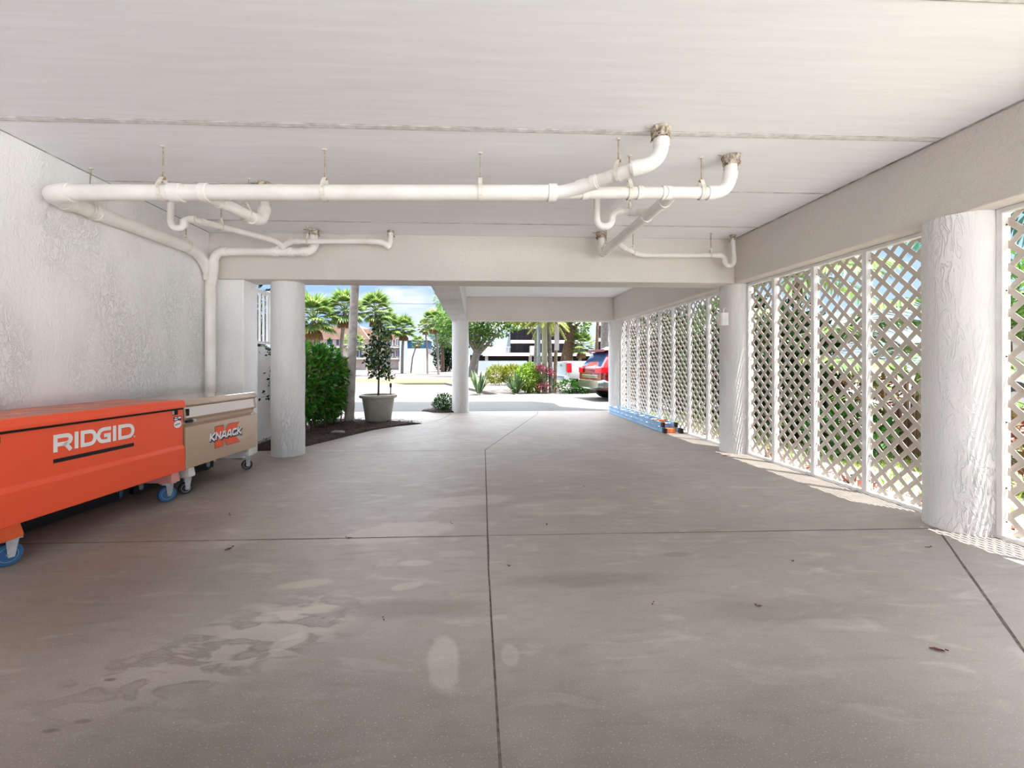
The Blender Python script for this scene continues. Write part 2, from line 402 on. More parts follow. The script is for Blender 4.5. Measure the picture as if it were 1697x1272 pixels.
def make_world():
    w = bpy.data.worlds.new('sky'); sc.world = w; w.use_nodes = True
    nt = w.node_tree; nd = nt.nodes; L = nt.links
    bg = nd['Background']
    tc = nd.new('ShaderNodeTexCoord'); sp = nd.new('ShaderNodeSeparateXYZ'); L.new(tc.outputs['Generated'], sp.inputs[0])
    rp = nd.new('ShaderNodeValToRGB'); L.new(sp.outputs['Z'], rp.inputs[0])
    e = rp.color_ramp.elements
    e[0].position = 0; e[0].color = (.66,.80,1.0,1)
    e[1].position = .5; e[1].color = (.26,.50,.95,1)
    x = e.new(.09); x.color = (.46,.67,1.0,1)
    x = e.new(.2); x.color = (.38,.60,1.0,1)
    # clouds, stretched flat near the horizon
    mp = nd.new('ShaderNodeMapping'); mp.inputs['Scale'].default_value = (1,1,3.6); mp.inputs['Location'].default_value = (.55,.0,.12)
    L.new(tc.outputs['Generated'], mp.inputs[0])
    nz = nd.new('ShaderNodeTexNoise'); nz.inputs['Scale'].default_value = 3.4; nz.inputs['Detail'].default_value = 6; nz.inputs['Roughness'].default_value = .52
    L.new(mp.outputs[0], nz.inputs['Vector'])
    cr = nd.new('ShaderNodeMapRange'); cr.inputs['From Min'].default_value = .50; cr.inputs['From Max'].default_value = .66
    L.new(nz.outputs['Fac'], cr.inputs['Value'])
    mx = nd.new('ShaderNodeMix'); mx.data_type = 'RGBA'; L.new(cr.outputs[0], mx.inputs['Factor'])
    L.new(rp.outputs[0], mx.inputs[6]); mx.inputs[7].default_value = (1.1,1.1,1.12,1)
    # unseen bright fill deck overhead added for the interior, dimmer behind, clear blue only low over the street
    def rng(sock, a, b_, lo=0, hi=1):
        r_ = nd.new('ShaderNodeMapRange'); r_.interpolation_type = 'SMOOTHSTEP'
        r_.inputs['From Min'].default_value = a; r_.inputs['From Max'].default_value = b_; r_.inputs['To Min'].default_value = lo; r_.inputs['To Max'].default_value = hi
        L.new(sock, r_.inputs['Value']); return r_.outputs[0]
    def mul(p, q):
        k = nd.new('ShaderNodeMath'); k.operation = 'MULTIPLY'; L.new(p, k.inputs[0]); L.new(q, k.inputs[1]); return k.outputs[0]
    deck = mul(rng(sp.outputs['Z'], .20, .40), rng(sp.outputs['Y'], -.75, .05, REAR, 1))
    side = rng(sp.outputs['X'], .45, .9, 0, .03)
    ad = nd.new('ShaderNodeMath'); ad.operation = 'MAXIMUM'; L.new(deck, ad.inputs[0]); L.new(side, ad.inputs[1])
    m2 = nd.new('ShaderNodeMix'); m2.data_type = 'RGBA'; L.new(ad.outputs[0], m2.inputs['Factor'])
    L.new(mx.outputs[2], m2.inputs[6]); m2.inputs[7].default_value = (SKYFILL*.93, SKYFILL*.985, SKYFILL*1.06, 1)
    L.new(m2.outputs[2], bg.inputs['Color']); bg.inputs['Strength'].default_value = SKY
make_world()

# ------------------------------------------------------------------ shell
H = 2.85; XL, XR, XB = -3.35, 3.594, 3.42          # left wall, lattice face, face of the beam above it
BZ = 2.265                                         # underside of the beams
Y1, Y1b, Y2 = 5.73, 6.14, 10.93                    # cross beam front/back, far beam
YB = -3.8                                          # unseen open end behind the camera, placed to let light in
b = MB()
b.box(XL-.2, 3.86, YB, 11.25, -.2, 0)
def strip(p, q, w, z=.0012):
    p, q = V((*p,0)), V((*q,0)); d = (q-p).normalized(); n = V((-d.y,d.x,0))*w/2
    k = max(1, int((q-p).length/.25)); pts = []
    for i in range(k+1):
        x = p+(q-p)*i/k; jx = n*(1+.35*noise.noise(x*9)); o = n*.5*noise.noise(x*5+V((3,1,0)))
        pts.append((x+jx+o, x-jx+o))
    for i in range(k):
        a, c = pts[i], pts[i+1]
        b.quad(V((a[0].x,a[0].y,z)), V((a[1].x,a[1].y,z)), V((c[1].x,c[1].y,z)), V((c[0].x,c[0].y,z)), 1)
for p, q, w in (((.062,YB),(.075,2.6),.009), ((.075,2.6),(.13,6.2),.010), ((.13,6.2),(1.46,10.54),.012), ((1.46,10.54),(1.56,11.08),.012),
                ((-3.3,3.10),(.08,3.105),.009), ((.08,3.105),(3.55,3.10),.008), ((-3.3,6.08),(.12,6.2),.008), ((.12,6.2),(3.5,6.05),.006),
                ((-.22,11.12),(1.56,11.08),.016), ((3.274,2.989),(2.291,1.761),.012), ((2.291,1.761),(1.2,.4),.012), ((-3.3,0),(3.5,0),.009)):
    strip(p, q, w)
def arc(pts, w):
    for i in range(len(pts)-1): strip(pts[i], pts[i+1], w)
arc([(-1.05,8.96),(-.85,9.35),(-.70,9.9),(-.62,10.4),(-.60,10.9)], .014)
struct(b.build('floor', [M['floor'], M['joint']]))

b = MB()                                            # slab over both bays
b.box(XL-.2, 3.68, YB, 6.35, H, H+.25)
b.box(-.62, 3.68, 6.35, 11.3, H, H+.25)
for y, w in ((3.13,.045), (4.17,.012), (5.24,.012), (1.9,.045), (.6,.03)):
    b.box(XL, XB, y-w/2, y+w/2, H-.004, H, 1)
    if w > .03:
        b.box(XL, XB, y-w/2-.004, y-w/2, H-.002, H+.01, 2); 
for y in (3.13, 4.17, 5.24, 1.9):
    b.box(XL, XB, y+.022 if y in (3.13,1.9) else y-.009, y+.026 if y in (3.13,1.9) else y-.006, H-.0045, H+.01, 2)
b.box(XB-.012, XB, YB, Y1, H-.006, H, 2); b.box(XL, XL+.008, YB, Y1, H-.005, H, 2)
struct(b.build('ceiling', [M['ceil'], M['seam'], M['dark_seam']]))

# the storeys above (they only cast the shade that lies on the drive and on the garden)
b = MB()
b.box(-4.4, 3.68, YB, 6.3, H+.25, 5.6); b.box(-.6, 3.68, 6.3, 11.25, H+.25, 5.6)
b.box(-4.6, 3.68, YB, 11.2, 5.6, 9.0); b.box(-4.6, 3.4, 11.2, 12.6, 5.6, 9.0)
struct(b.build('upper_floors', M['beam']))
b = MB(); b.box(XL-.25, XL, YB, 6.05, 0, H); struct(b.build('wall_left', M['wall']))
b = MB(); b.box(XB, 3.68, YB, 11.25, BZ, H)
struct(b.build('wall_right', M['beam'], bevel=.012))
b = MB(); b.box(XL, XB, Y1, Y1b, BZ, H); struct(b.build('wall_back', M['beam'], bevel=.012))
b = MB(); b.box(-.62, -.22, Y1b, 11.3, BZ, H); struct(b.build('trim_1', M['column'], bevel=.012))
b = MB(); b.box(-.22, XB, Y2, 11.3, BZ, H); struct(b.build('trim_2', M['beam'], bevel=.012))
b = MB(); b.box(XL-.25, -2.93, Y1+.02, 6.12, 0, BZ); struct(b.build('trim_3', M['wall'], bevel=.012))

def column(x, y, label, r=.207, top=BZ, seed=0):
    m = MB(); n = 48; prof = [(r*1.015, 0), (r*1.01, .03)]+[(r, .1+(top-.1)*i/24) for i in range(25)]
    m.lathe(prof, (0,0,0), n)
    vs = []
    for (px, py, pz) in m.v:
        d = V((px, py, 0)); q = noise.noise(V((px*5+seed, py*5, pz*2.2)))*.006+noise.noise(V((px*16+seed, py*16, pz*5)))*.003
        if d.length > 1e-4: d = d*(1+q/d.length)
        vs.append((d.x, d.y, pz))
    m.v = vs
    o = m.build('column', M['column'], smooth=True, loc=(x, y, 0))
    return tag(o, label, 'column', 'round stucco columns under the beams', 'thing')
column(-2.49, 6.02, 'round white stucco column just behind the tan tool chest', seed=1)
column(3.575, 3.13, 'thick crackle plastered column between lattice screens, the largest in view', seed=5)
column(3.575, 5.96, 'round white column carrying the small electrical box', seed=9)
column(-.385, 11.13, 'slim looking white column standing beside the small round shrub', seed=13)
column(3.575, 11.13, 'white column between the red vehicle and the far lattice screen', seed=17)

# ------------------------------------------------------------------ lattice screens
SCREW = []
def lattice_panel(y0, y1, label, endpost=False, group='white lattice screens'):
    """frame strip + diagonal slats between y0 (near) and y1 (far)"""
    t = thing('lattice_screen', label, 'lattice screen', (XR, (y0+y1)/2, 0), 0, group)
    w, d, zt = .036, .062, BZ-.002
    hy = (y1-y0)/2
    f = MB()
    f.box(0, d, hy-w, hy, .0, zt); f.box(0, d, -hy, -hy+.012, .0, zt)
    f.box(-.004, d, -hy+.012, hy-w, .0, .03); f.box(-.004, d, -hy+.012, hy-w, zt-.032, zt)
    f.build('frame', M['white'], t, bevel=.002, seg=1)
    s = MB(); pit = .155; sw = .040; hw = sw*math.sqrt(2)/2
    zlo, zhi = .03, zt-.03; ya, yb = -hy+.010, hy-w+.004
    off = (y0*1.0) % pit
    def clip(c, sgn, x0, x1):
        # band |z - sgn*y - c| < hw clipped to the rectangle
        poly = [(ya, sgn*ya+c-hw), (yb, sgn*yb+c-hw), (yb, sgn*yb+c+hw), (ya, sgn*ya+c+hw)]
        for lim, keep in ((zlo, 1), (zhi, -1)):
            out = []
            for i in range(len(poly)):
                p, q = poly[i], poly[(i+1) % len(poly)]
                ip, iq = keep*(p[1]-lim) >= 0, keep*(q[1]-lim) >= 0
                if ip: out.append(p)
                if ip != iq:
                    k = (lim-p[1])/(q[1]-p[1]); out.append((p[0]+(q[0]-p[0])*k, lim))
            poly = out
            if len(poly) < 3: return
        s.extrude(poly, (x0,0,0), (0,1,0), (0,0,1), (x1-x0,0,0))
    k = -12
    while k*pit < zhi+2:
        clip(k*pit-off, 1, .045, .048); clip(k*pit+off, -1, .048, .051); k += 1
    s.build('lattice', M['lattice'], t)
    if y1 < 6.2:
        for z in (.12, .35, .8, 1.25, 1.7, 2.15):
            for c, dy in ((V((.030, hy-w-.0005, z)), -.004), (V((.030, -hy+.012, z+.02)), .004)):
                if SCREW:
                    o = SCREW[0].copy(); C.objects.link(o); o.parent = t; o.location = c
                else:
                    k_ = MB(); k_.tube([(0,-.004,0),(0,.004,0)], .005, 6); o = k_.build('screw', M['screw'], t); o.location = c; SCREW.append(o)
    return t
for y0, y1, l in (
        (2.29,2.92,'white framed lattice screen cut by the picture edge beyond the thick plaster column'),
        (3.345,3.98,'lattice screen directly behind the thick plaster column, patch of sun on the floor before it'),
        (3.98,4.615,'second lattice screen past the thick column, big curled brown leaf at its foot'),
        (4.615,5.245,'third lattice screen past the thick column, in front of dark shrubs'),
        (5.245,5.755,'narrow lattice screen against the column with the electrical box'),
        (6.17,6.79,'lattice screen just beyond the column with the electrical box, bare floor before it'),
        (6.79,7.41,'lattice screen meeting the floor just before the ladder feet'),
        (7.41,8.03,'lattice screen standing over the orange and black ladder feet'),
        (8.03,8.63,'lattice screen over the ladder, second beyond its feet'),
        (8.63,9.22,'lattice screen over the middle of the blue ladder'),
        (9.22,9.82,'lattice screen over the far half of the blue ladder'),
        (9.82,10.42,'lattice screen over the far tip of the blue ladder'),
        (10.42,10.92,'last narrow lattice screen, against the column next to the red vehicle')):
    lattice_panel(y0, y1, l)
# ------------------------------------------------------------------ drain pipes under the ceiling
def bez(a, b_, c, n=8):
    a, b_, c = V(a), V(b_), V(c)
    return [a*(1-t)**2+b_*2*t*(1-t)+c*t*t for t in [i/n for i in range(n+1)]]
dp = thing('drain_pipe', 'white plastic drain pipe run under the ceiling with bends, traps and a downpipe', 'pipe', (0,0,0))
r4, r3, r2, r15 = .060, .047, .031, .026
def pipe(a, c, r):
    m = MB(); m.tube([a, c], r, 24); return m.build('pipe', M['pvc'], dp, True)
def elbow(a, k, c, r, collar=True):
    m = MB(); pts = bez(a, k, c, 10); m.tube(pts, r*1.07, 24)
    if collar:
        d = (pts[1]-pts[0]).normalized(); m.tube([pts[0]-d*.03, pts[0]+d*.03], r*1.17, 24)
        d = (pts[-1]-pts[-2]).normalized(); m.tube([pts[-1]-d*.03, pts[-1]+d*.03], r*1.17, 24)
    return m.build('elbow', M['pvc2'], dp, True)
def coupling(c, d, r, L=.075):
    c, d = V(c), V(d).normalized(); m = MB()
    m.tube([c-d*L/2, c-d*(L/2-.004), c+d*(L/2-.004), c+d*L/2], [r*1.10, r*1.17, r*1.17, r*1.10], 24); return m.build('coupling', M['pvc2'], dp, True)
def sealant(x, y, r, seed=0):
    m = MB(); m.lathe([(r*1.08, H-.075), (r*1.35, H-.07), (r*1.3, H-.04), (r*1.5, H-.004), (r*1.0, H)], (x,y,0), 28)
    vs = []
    for (px, py, pz) in m.v:
        d = V((px-x, py-y, 0)); q = noise.noise(V((px*38+seed, py*38, pz*40)))*r*.4
        if d.length > 1e-4 and pz < H-.001: d = d*(1+q/d.length)
        vs.append((x+d.x, y+d.y, min(H, pz+(noise.noise(V((px*50, py*50, seed)))*.02 if pz < H-.05 else 0))))
    m.v = vs
    for k in range(7):
        a = random.uniform(0, 6.28); p = V((x+math.cos(a)*r*1.2, y+math.sin(a)*r*1.2, H-.06))
        m.tube([p, p+V((math.cos(a)*.015, math.sin(a)*.015, -random.uniform(.0,.035)))], [.010,.003], 6)
    m.build('sealant_collar', M['sealant'], dp, True)
    if r > .04:
        for a in (.6, 3.3):
            m = MB(); p = V((x+math.cos(a)*r*1.45, y+math.sin(a)*r*1.45, H-.012)); q = p+V((math.cos(a)*.05, math.sin(a)*.05, .006))
            m.tube([p, q], .003, 6); m.build('nail', M['rod'], dp)
YM = 3.48
def zm(x): return 2.500+(x+2.237)*.0163
# main run
pipe((-3.12,YM,zm(-3.12)), (.60,YM,zm(.6)), r4)
coupling((.60,YM,zm(.6)), (1,0,0), r4, .07); coupling((-2.06,YM,zm(-2.06)), (1,0,0), r4, .06); coupling((-2.27,YM,zm(-2.27)), (1,0,0), r4, .09)
elbow((-3.06,YM,zm(-3.06)), (-3.27,YM,zm(-3.2)), (-3.262,3.70,2.492), r4)
pipe((-3.262,3.68,2.492), (-3.262,5.20,2.520), r4)
coupling((-3.262,3.98,2.5), (0,1,0), r4, .03)
elbow((-3.262,5.20,2.520), (-3.262,5.50,2.520), (-3.262,5.62,2.26), r4)
coupling((-3.262,5.605,2.25), (0,0,1), r4, .07)
pipe((-3.262,5.62,2.28), (-3.262,5.62,0.0), r4)
# right branches
elbow((.60,YM,zm(.6)), (.75,YM,2.555), (.93,3.33,2.585), r3, False)
coupling((.82,3.42,2.575), (.8,-.55,.1), r3); coupling((.90,3.355,2.583), (.8,-.6,.05), r3, .05)
pipe((.93,3.33,2.585), (1.16,3.115,2.595), r3)
coupling((1.14,3.13,2.595), (.75,-.65,.05), r3, .05)
elbow((1.15,3.12,2.595), (1.298,3.05,2.60), (1.298,3.06,2.74), r3)
pipe((1.298,3.06,2.72), (1.298,3.06,H), r3); sealant(1.298,3.06,r3,1)
pipe((.60,YM,zm(.6)), (1.90,YM,zm(1.9)), r3)
for x in (.86, 1.30, 1.50, 1.88): coupling((x,YM,zm(x)), (1,0,0), r3, .05)
elbow((1.88,YM,zm(1.88)), (2.026,YM,zm(2)), (2.026,3.46,2.70), r3)
pipe((2.026,3.46,2.68), (2.026,3.445,H), r3); sealant(2.026,3.445,r3,2)
# branch going back from the right part of the main run
elbow((1.52,YM,zm(1.5)), (1.60,3.50,2.57), (1.60,3.72,2.575), r3)
pipe((1.60,3.72,2.575), (1.585,5.50,2.580), r3)
coupling((1.60,4.12,2.577), (0,1,0), r3, .06)
elbow((1.585,5.42,2.58), (1.583,5.53,2.575), (1.578,5.53,2.68), r3, False)
pipe((1.578,5.53,2.66), (1.574,5.53,H), r3*.9); sealant(1.574,5.53,r3,3)
# trap at its front
pipe((1.168,4.25,H), (1.168,4.25,2.60), r2)
elbow((1.168,4.25,2.61), (1.168,4.25,2.525), (1.245,4.25,2.527), r2, False); elbow((1.245,4.25,2.527), (1.31,4.25,2.527), (1.315,4.25,2.60), r2, False)
elbow((1.315,4.25,2.60), (1.315,4.25,2.668), (1.39,4.25,2.672), r2)
pipe((1.39,4.25,2.672), (1.54,4.24,2.672), r2); coupling((1.50,4.24,2.672), (1,0,0), r2, .05)
elbow((1.53,4.24,2.672), (1.60,4.23,2.672), (1.602,4.05,2.60), r2*1.2)
# small line along the beam to the trap in the far corner
elbow((1.60,4.95,2.58), (1.66,5.1,2.585), (1.76,5.22,2.583), r15*1.1)
pipe((1.76,5.22,2.583), (2.02,5.47,2.565), r15); coupling((1.95,5.40,2.57), (.7,.7,0), r15, .05)
elbow((1.98,5.43,2.567), (2.06,5.5,2.562), (2.16,5.5,2.562), r15)
pipe((2.16,5.5,2.562), (3.09,5.5,2.572), r15)
elbow((3.07,5.5,2.572), (3.145,5.5,2.572), (3.150,5.5,2.51), r15)
elbow((3.150,5.5,2.52), (3.150,5.5,2.445), (3.213,5.5,2.446), r15, False); elbow((3.213,5.5,2.446), (3.272,5.5,2.446), (3.275,5.5,2.52), r15, False)
pipe((3.275,5.5,2.51), (3.29,5.56,H), r15); sealant(3.29,5.56,r15,4); coupling((3.277,5.51,2.53), (0,0,1), r15, .04)
# left: upper line along the beam into the downpipe
elbow((-3.02,5.5,2.552), (-3.14,5.5,2.552), (-3.17,5.52,2.42), r3)
elbow((-3.165,5.515,2.43), (-3.18,5.55,2.30), (-3.255,5.61,2.17), r3*1.1, False)
pipe((-3.03,5.5,2.551), (-2.06,5.5,2.560), r3)
for x in (-2.43, -2.24, -2.08): coupling((x,5.5,2.556), (1,0,0), r3, .06)
elbow((-2.08,5.5,2.56), (-1.985,5.5,2.56), (-1.982,5.54,2.65), r3)
pipe((-1.982,5.54,2.64), (-1.99,5.56,H), r3*1.05); sealant(-1.99,5.56,r3,5)
elbow((-2.42,5.49,2.575), (-2.32,5.47,2.62), (-2.22,5.44,2.665), r2)
pipe((-2.23,5.44,2.665), (-1.24,5.44,2.68), r2); coupling((-2.13,5.44,2.667), (1,0,0), r2, .04)
elbow((-1.26,5.44,2.68), (-1.12,5.44,2.68), (-1.075,5.48,2.64), r2)
elbow((-1.09,5.47,2.645), (-1.05,5.50,2.62), (-1.052,5.52,2.72), r2, False)
pipe((-1.052,5.52,2.70), (-1.052,5.56,H), r2); sealant(-1.052,5.56,r2,6)
# trap on the left, arm running back to that line
pipe((-2.992,4.5,H), (-2.992,4.5,2.60), r2)
elbow((-2.992,4.5,2.61), (-2.99,4.5,2.53), (-2.927,4.5,2.532), r2*.95, False); elbow((-2.927,4.5,2.532), (-2.865,4.5,2.53), (-2.862,4.5,2.585), r2*.95, False)
elbow((-2.862,4.5,2.58), (-2.86,4.5,2.622), (-2.79,4.51,2.622), r2)
pipe((-2.79,4.51,2.620), (-2.37,5.30,2.645), r2); coupling((-2.74,4.6,2.622), (.47,.88,0), r2, .05)
elbow((-2.40,5.25,2.644), (-2.32,5.40,2.645), (-2.33,5.47,2.60), r2)
# bigger branch on the left
elbow((-2.17,YM,zm(-2.1)), (-2.06,3.52,2.495), (-2.035,3.66,2.493), r3)
pipe((-2.035,3.64,2.493), (-1.955,4.06,2.485), r3)
elbow((-1.96,4.03,2.485), (-1.935,4.14,2.485), (-1.930,4.15,2.60), r3)
pipe((-1.930,4.15,2.59), (-1.930,4.15,H), r3); sealant(-1.93,4.15,r3,7)

# hangers: rod from the ceiling, yoke and clevis strap round the pipe
def hanger(x, y, z, r, ang, label, xt=None, yt=None, rust=True):
    t = thing('pipe_hanger', label, 'pipe hanger', (x,y,z), ang, 'strap hangers on the drain pipe')
    tx = 0 if xt is None else xt-x; ty = 0 if yt is None else yt-y
    cs, sn = math.cos(-ang), math.sin(-ang); tx, ty = tx*cs-ty*sn, tx*sn+ty*cs
    rr = r*1.03+.003; w = .016 if r > .04 else .010; top = r+.052
    m = MB(); m.tube([(tx,ty,H-z), (0,0,top-.004)], .0048, 8); m.build('rod', M['rod'], t, True)
    m = MB(); m.lathe([(.016,H-z-.008),(.016,H-z)], (tx,ty,0), 10); m.build('washer', M['strap'], t)
    # axis of the pipe = local x; strap profile in local (y,z)
    out = [(0,top), (.012,top), (rr*.75,r*.95), (rr,r*.45)]+[(rr*math.cos(R(a)), rr*math.sin(R(a))) for a in range(10,-91,-20)]
    prof = out+[(-p[0],p[1]) for p in reversed(out[1:-1])]
    m = MB(); n = len(prof); vs = []
    for (py, pz) in prof:
        q = 1+.004/max(.01, math.hypot(py,pz))
        vs += [(-w,py,pz), (w,py,pz), (w,py*q,pz*q), (-w,py*q,pz*q)]
    fs = []
    for i in range(n):
        j = (i+1) % n
        for k in range(4):
            fs.append((i*4+k, i*4+(k+1)%4, j*4+(k+1)%4, j*4+k))
    m.add(vs, fs); m.build('clevis_strap', M['strap'], t)
    m = MB(); m.box(-w*1.05, w*1.05, -.013, .013, top-.012, top+.006); m.tube([(0,0,top+.004),(0,0,top+.016)], .010, 6)
    m.build('yoke_nut', M['rust'] if rust else M['strap'], t, bevel=.002, seg=1)
    m = MB(); m.tube([(0,-rr-.012,r*.35),(0,rr+.012,r*.35)], .0045, 6); m.build('cross_bolt', M['strap'], t)
hanger(-2.369,YM,zm(-2.37),r4,0,'rusty topped hanger on the main pipe, above the left trap line')
hanger(-1.162,YM,zm(-1.16),r4,0,'hanger holding the plain middle stretch of the long main pipe')
hanger(.035,YM,zm(.04),r4,0,'hanger on the main pipe near the coupling where it narrows')
hanger(1.045,3.22,2.592,r3,math.atan2(-.65,.75),'hanger with a long rod on the bent upper branch below the first ceiling outlet')
hanger(1.219,YM,zm(1.2),r3,0,'hanger on the lower branch, directly behind the bent upper branch',rust=False)
hanger(1.802,YM,zm(1.8),r3,0,'rusty topped hanger next to the elbow under the second ceiling outlet')
hanger(-3.262,3.90,2.497,r4,R(90),'hanger on the wall pipe close to its front elbow',xt=-3.243,rust=False)
hanger(-3.262,5.16,2.52,r4,R(90),'hanger on the wall pipe just before it turns down',rust=False)
hanger(-1.985,3.93,2.488,r3,R(80),'hanger on the short sloping branch behind the main pipe',yt=4.06,xt=-2.02,rust=False)
hanger(-2.66,4.77,2.626,r2,R(62),'small hanger on the thin trap arm running back to the beam',rust=False)
hanger(-2.02,5.44,2.668,r2,0,'small hanger on the thin pipe along the beam beside its ceiling outlet',rust=False)
hanger(1.49,4.245,2.672,r2,0,'small hanger on the arm of the hanging trap beside the back branch',rust=False)
hanger(1.59,5.36,2.58,r3,R(90),'hanger at the far end of the branch that runs back to the beam',rust=False)
hanger(1.93,5.385,2.571,r15,R(45),'small hanger on the kinked start of the thin corner line',rust=False)
hanger(2.97,5.5,2.571,r15,0,'small hanger on the thin line near the corner trap',rust=False)

# electrical box on the column
t = thing('electrical_box', 'small white electrical box fixed to the white column', 'electrical box', (3.335,5.86,1.80))
m = MB(); m.box(-.05,.045,-.055,.055,-.085,.085); m.build('box', M['white'], t, bevel=.008)
m = MB(); m.box(-.062,-.05,-.05,.05,-.08,.08); m.build('cover', M['pvc'], t, bevel=.004)
m = MB(); m.tube([(.0,0,.085),(.0,0,.13),(.03,.0,.15)], .010, 8); m.build('conduit', M['pvc'], t, True)
# ------------------------------------------------------------------ tool chests
TH = R(90-4.7)
def stroke(m, pts, w, o, eu, ev, ew, closed=False, mi=0, shear=0):
    """thick mitred line in the plane (u,v), extruded by ew"""
    P = [V((p[0], p[1])) for p in pts]; n = len(P); L, Rr = [], []
    for i in range(n):
        a = P[i-1] if (i or closed) else None; c = P[(i+1) % n] if (i < n-1 or closed) else None
        d1 = (P[i]-a).normalized() if a is not None else None; d2 = (c-P[i]).normalized() if c is not None else None
        d1 = d1 or d2; d2 = d2 or d1
        n1, n2 = V((-d1.y, d1.x)), V((-d2.y, d2.x)); b_ = (n1+n2)
        b_ = b_.normalized() if b_.length > 1e-6 else n1
        k = w/2/max(.35, b_.dot(n1)); L.append(P[i]+b_*k); Rr.append(P[i]-b_*k)
    for i in range(n if closed else n-1):
        j = (i+1) % n
        q = [L[i], L[j], Rr[j], Rr[i]]
        m.extrude([(x.x+shear*x.y, x.y) for x in q], o, eu, ev, ew, mi)
def arcp(cx, cy, rx, ry, a0, a1, n=8):
    return [(cx+rx*math.cos(R(a0+(a1-a0)*i/n)), cy+ry*math.sin(R(a0+(a1-a0)*i/n))) for i in range(n+1)]

def caster(parent, u, v, rad, tyre, hub, ang, plate_z, w=.034):
    t = MB()
    ax = V((math.cos(ang), math.sin(ang), 0)); fw = V((-ax.y, ax.x, 0)); c = V((u, v, rad))
    n = 32; vs, fs = [], []
    prof = [(rad*.72,-w*.5), (rad*.93,-w*.5), (rad,-w*.3), (rad,w*.3), (rad*.93,w*.5), (rad*.72,w*.5)]
    def lat(m, prof):
        vs, fs = [], []
        for (r, x) in prof:
            for k in range(n):
                a = 2*math.pi*k/n; vs.append(c+ax*x+fw*(r*math.cos(a))+V((0,0,r*math.sin(a))))
        for i in range(len(prof)-1):
            for k in range(n): fs.append((i*n+k, i*n+(k+1)%n, (i+1)*n+(k+1)%n, (i+1)*n+k))
        fs += [tuple(range(n)), tuple((len(prof)-1)*n+k for k in range(n))]
        m.add(vs, fs)
    lat(t, prof)
    wh = t.build('wheel', tyre, parent, True)
    hb = MB(); lat(hb, [(rad*.70,-w*.46), (rad*.66,-w*.52), (rad*.52,-w*.46), (rad*.5,w*.46), (rad*.66,w*.52), (rad*.70,w*.46)])
    lat(hb, [(rad*.18,-w*.62), (rad*.18,w*.62)])
    hb.build('hub', hub, wh, True)
    f = MB()
    for s in (-1, 1):
        x = s*(w*.5+.010)
        poly = [(-.014,-.016), (.014,-.016), (.034, plate_z-rad-.004), (-.026, plate_z-rad-.004)]
        f.extrude(poly, c+ax*(x-.002)+fw*.01, fw, (0,0,1), ax*.004)
    f.obox(c-ax*(w*.5+.014)-fw*.030+V((0,0,plate_z-rad-.010)), ax*(w+.028), fw*.09, (0,0,.006))
    f.obox(V((u,v,plate_z-.007))-ax*.045-fw*.05, ax*.09, fw*.10, (0,0,.007))
    f.tube([c-ax*(w*.5+.02), c+ax*(w*.5+.02)], .008, 8)
    f.build('caster_fork', M['metal'], wh)

def prism(m, prof, u0, u1, mi=0):
    """profile of (depth v, z) swept along the length u"""
    m.extrude(prof, (u0,0,0), (0,1,0), (0,0,1), (u1-u0,0,0), mi)

DEP = .60
rb = thing('tool_chest', 'long orange-red steel tool chest on blue wheeled casters against the stucco wall', 'tool chest', (-2.720,2.668,0), TH, 'job site tool chests on casters')
U0, U1 = -.115, 1.442
m = MB()
prism(m, [(0,.25), (0,.448), (.004,.456), (.020,.478), (.020,.796), (.034,.800), (.034,.812), (DEP,.812), (DEP,.25)], U0, U1)
m.build('body', M['orange'], rb, bevel=.004)
m = MB()
prism(m, [(.036,.806), (.034,.810), (-.004,.810), (-.004,.832), (-.001,.838), (.012,.876), (.018,.880), (DEP+.004,.880), (DEP+.004,.800)], U0-.004, U1+.002)
m.build('lid', M['orange'], rb, bevel=.003)
m = MB(); prism(m, [(.010,.793), (.010,.8105), (.06,.8105), (.06,.793)], U0+.01, U1-.01); m.build('lid_seam', M['black_void'], rb)
m = MB(); lw = .026; z0, z1 = .628, .741; hh = z1-z0; o = (0,.0185,0); eu, ev, ew = (1,0,0), (0,0,1), (0,-.0016,0)
def ST(pts, closed=False): stroke(m, pts, lw, o, eu, ev, ew, closed)
h2 = lw/2; zt, zb_ = z1-h2, z0+h2; zm_ = z0+hh*.42
ST([(.325,z0), (.325,zt), (.385,zt)]+arcp(.395,(zt+zm_)/2,.030,(zt-zm_)/2,80,-80,8)+[(.385,zm_), (.335,zm_)])
ST([(.378,zm_+.004), (.398,zm_-.012), (.426,z0)])
ST([(.464,z0), (.464,z1)])
ST([(.506,zb_), (.506,zt), (.552,zt)]+arcp(.562,(zt+zb_)/2,.036,(zt-zb_)/2,75,-75,8)+[(.552,zb_)], True)
ST([(.722,zt), (.668,zt)]+arcp(.662,(zt+zb_)/2,.040,(zt-zb_)/2,105,255,8)+[(.668,zb_), (.707,zb_), (.707,z0+hh*.48), (.668,z0+hh*.48)])
ST([(.752,z0), (.752,z1)])
ST([(.796,zb_), (.796,zt), (.860,zt)]+arcp(.868,(zt+zb_)/2,.044,(zt-zb_)/2,75,-75,8)+[(.860,zb_)], True)
stroke(m, arcp(.926,z0+.006,.006,.006,0,330,8), .002, o, eu, ev, ew, True)
m.build('lettering', M['lettering'], rb)['label'] = 'white block letters of the maker on the front'
m = MB(); m.box(.312,.920,.0170,.0190,.559,.585); m.build('stripe', M['black'], rb)
for (a, c, z0_, z1_) in ((-.052,.017,.742,.780), (1.312,1.378,.752,.796)):
    m = MB(); m.box(a, c, .0185, .0215, z0_, z1_); o_ = m.build('latch_opening', M['black_void'], rb)
    m = MB(); m.box(a-.002, a+.022, .0155, .0195, z0_+.006, z1_-.006); m.build('latch_tab', M['metal'], o_, bevel=.002)
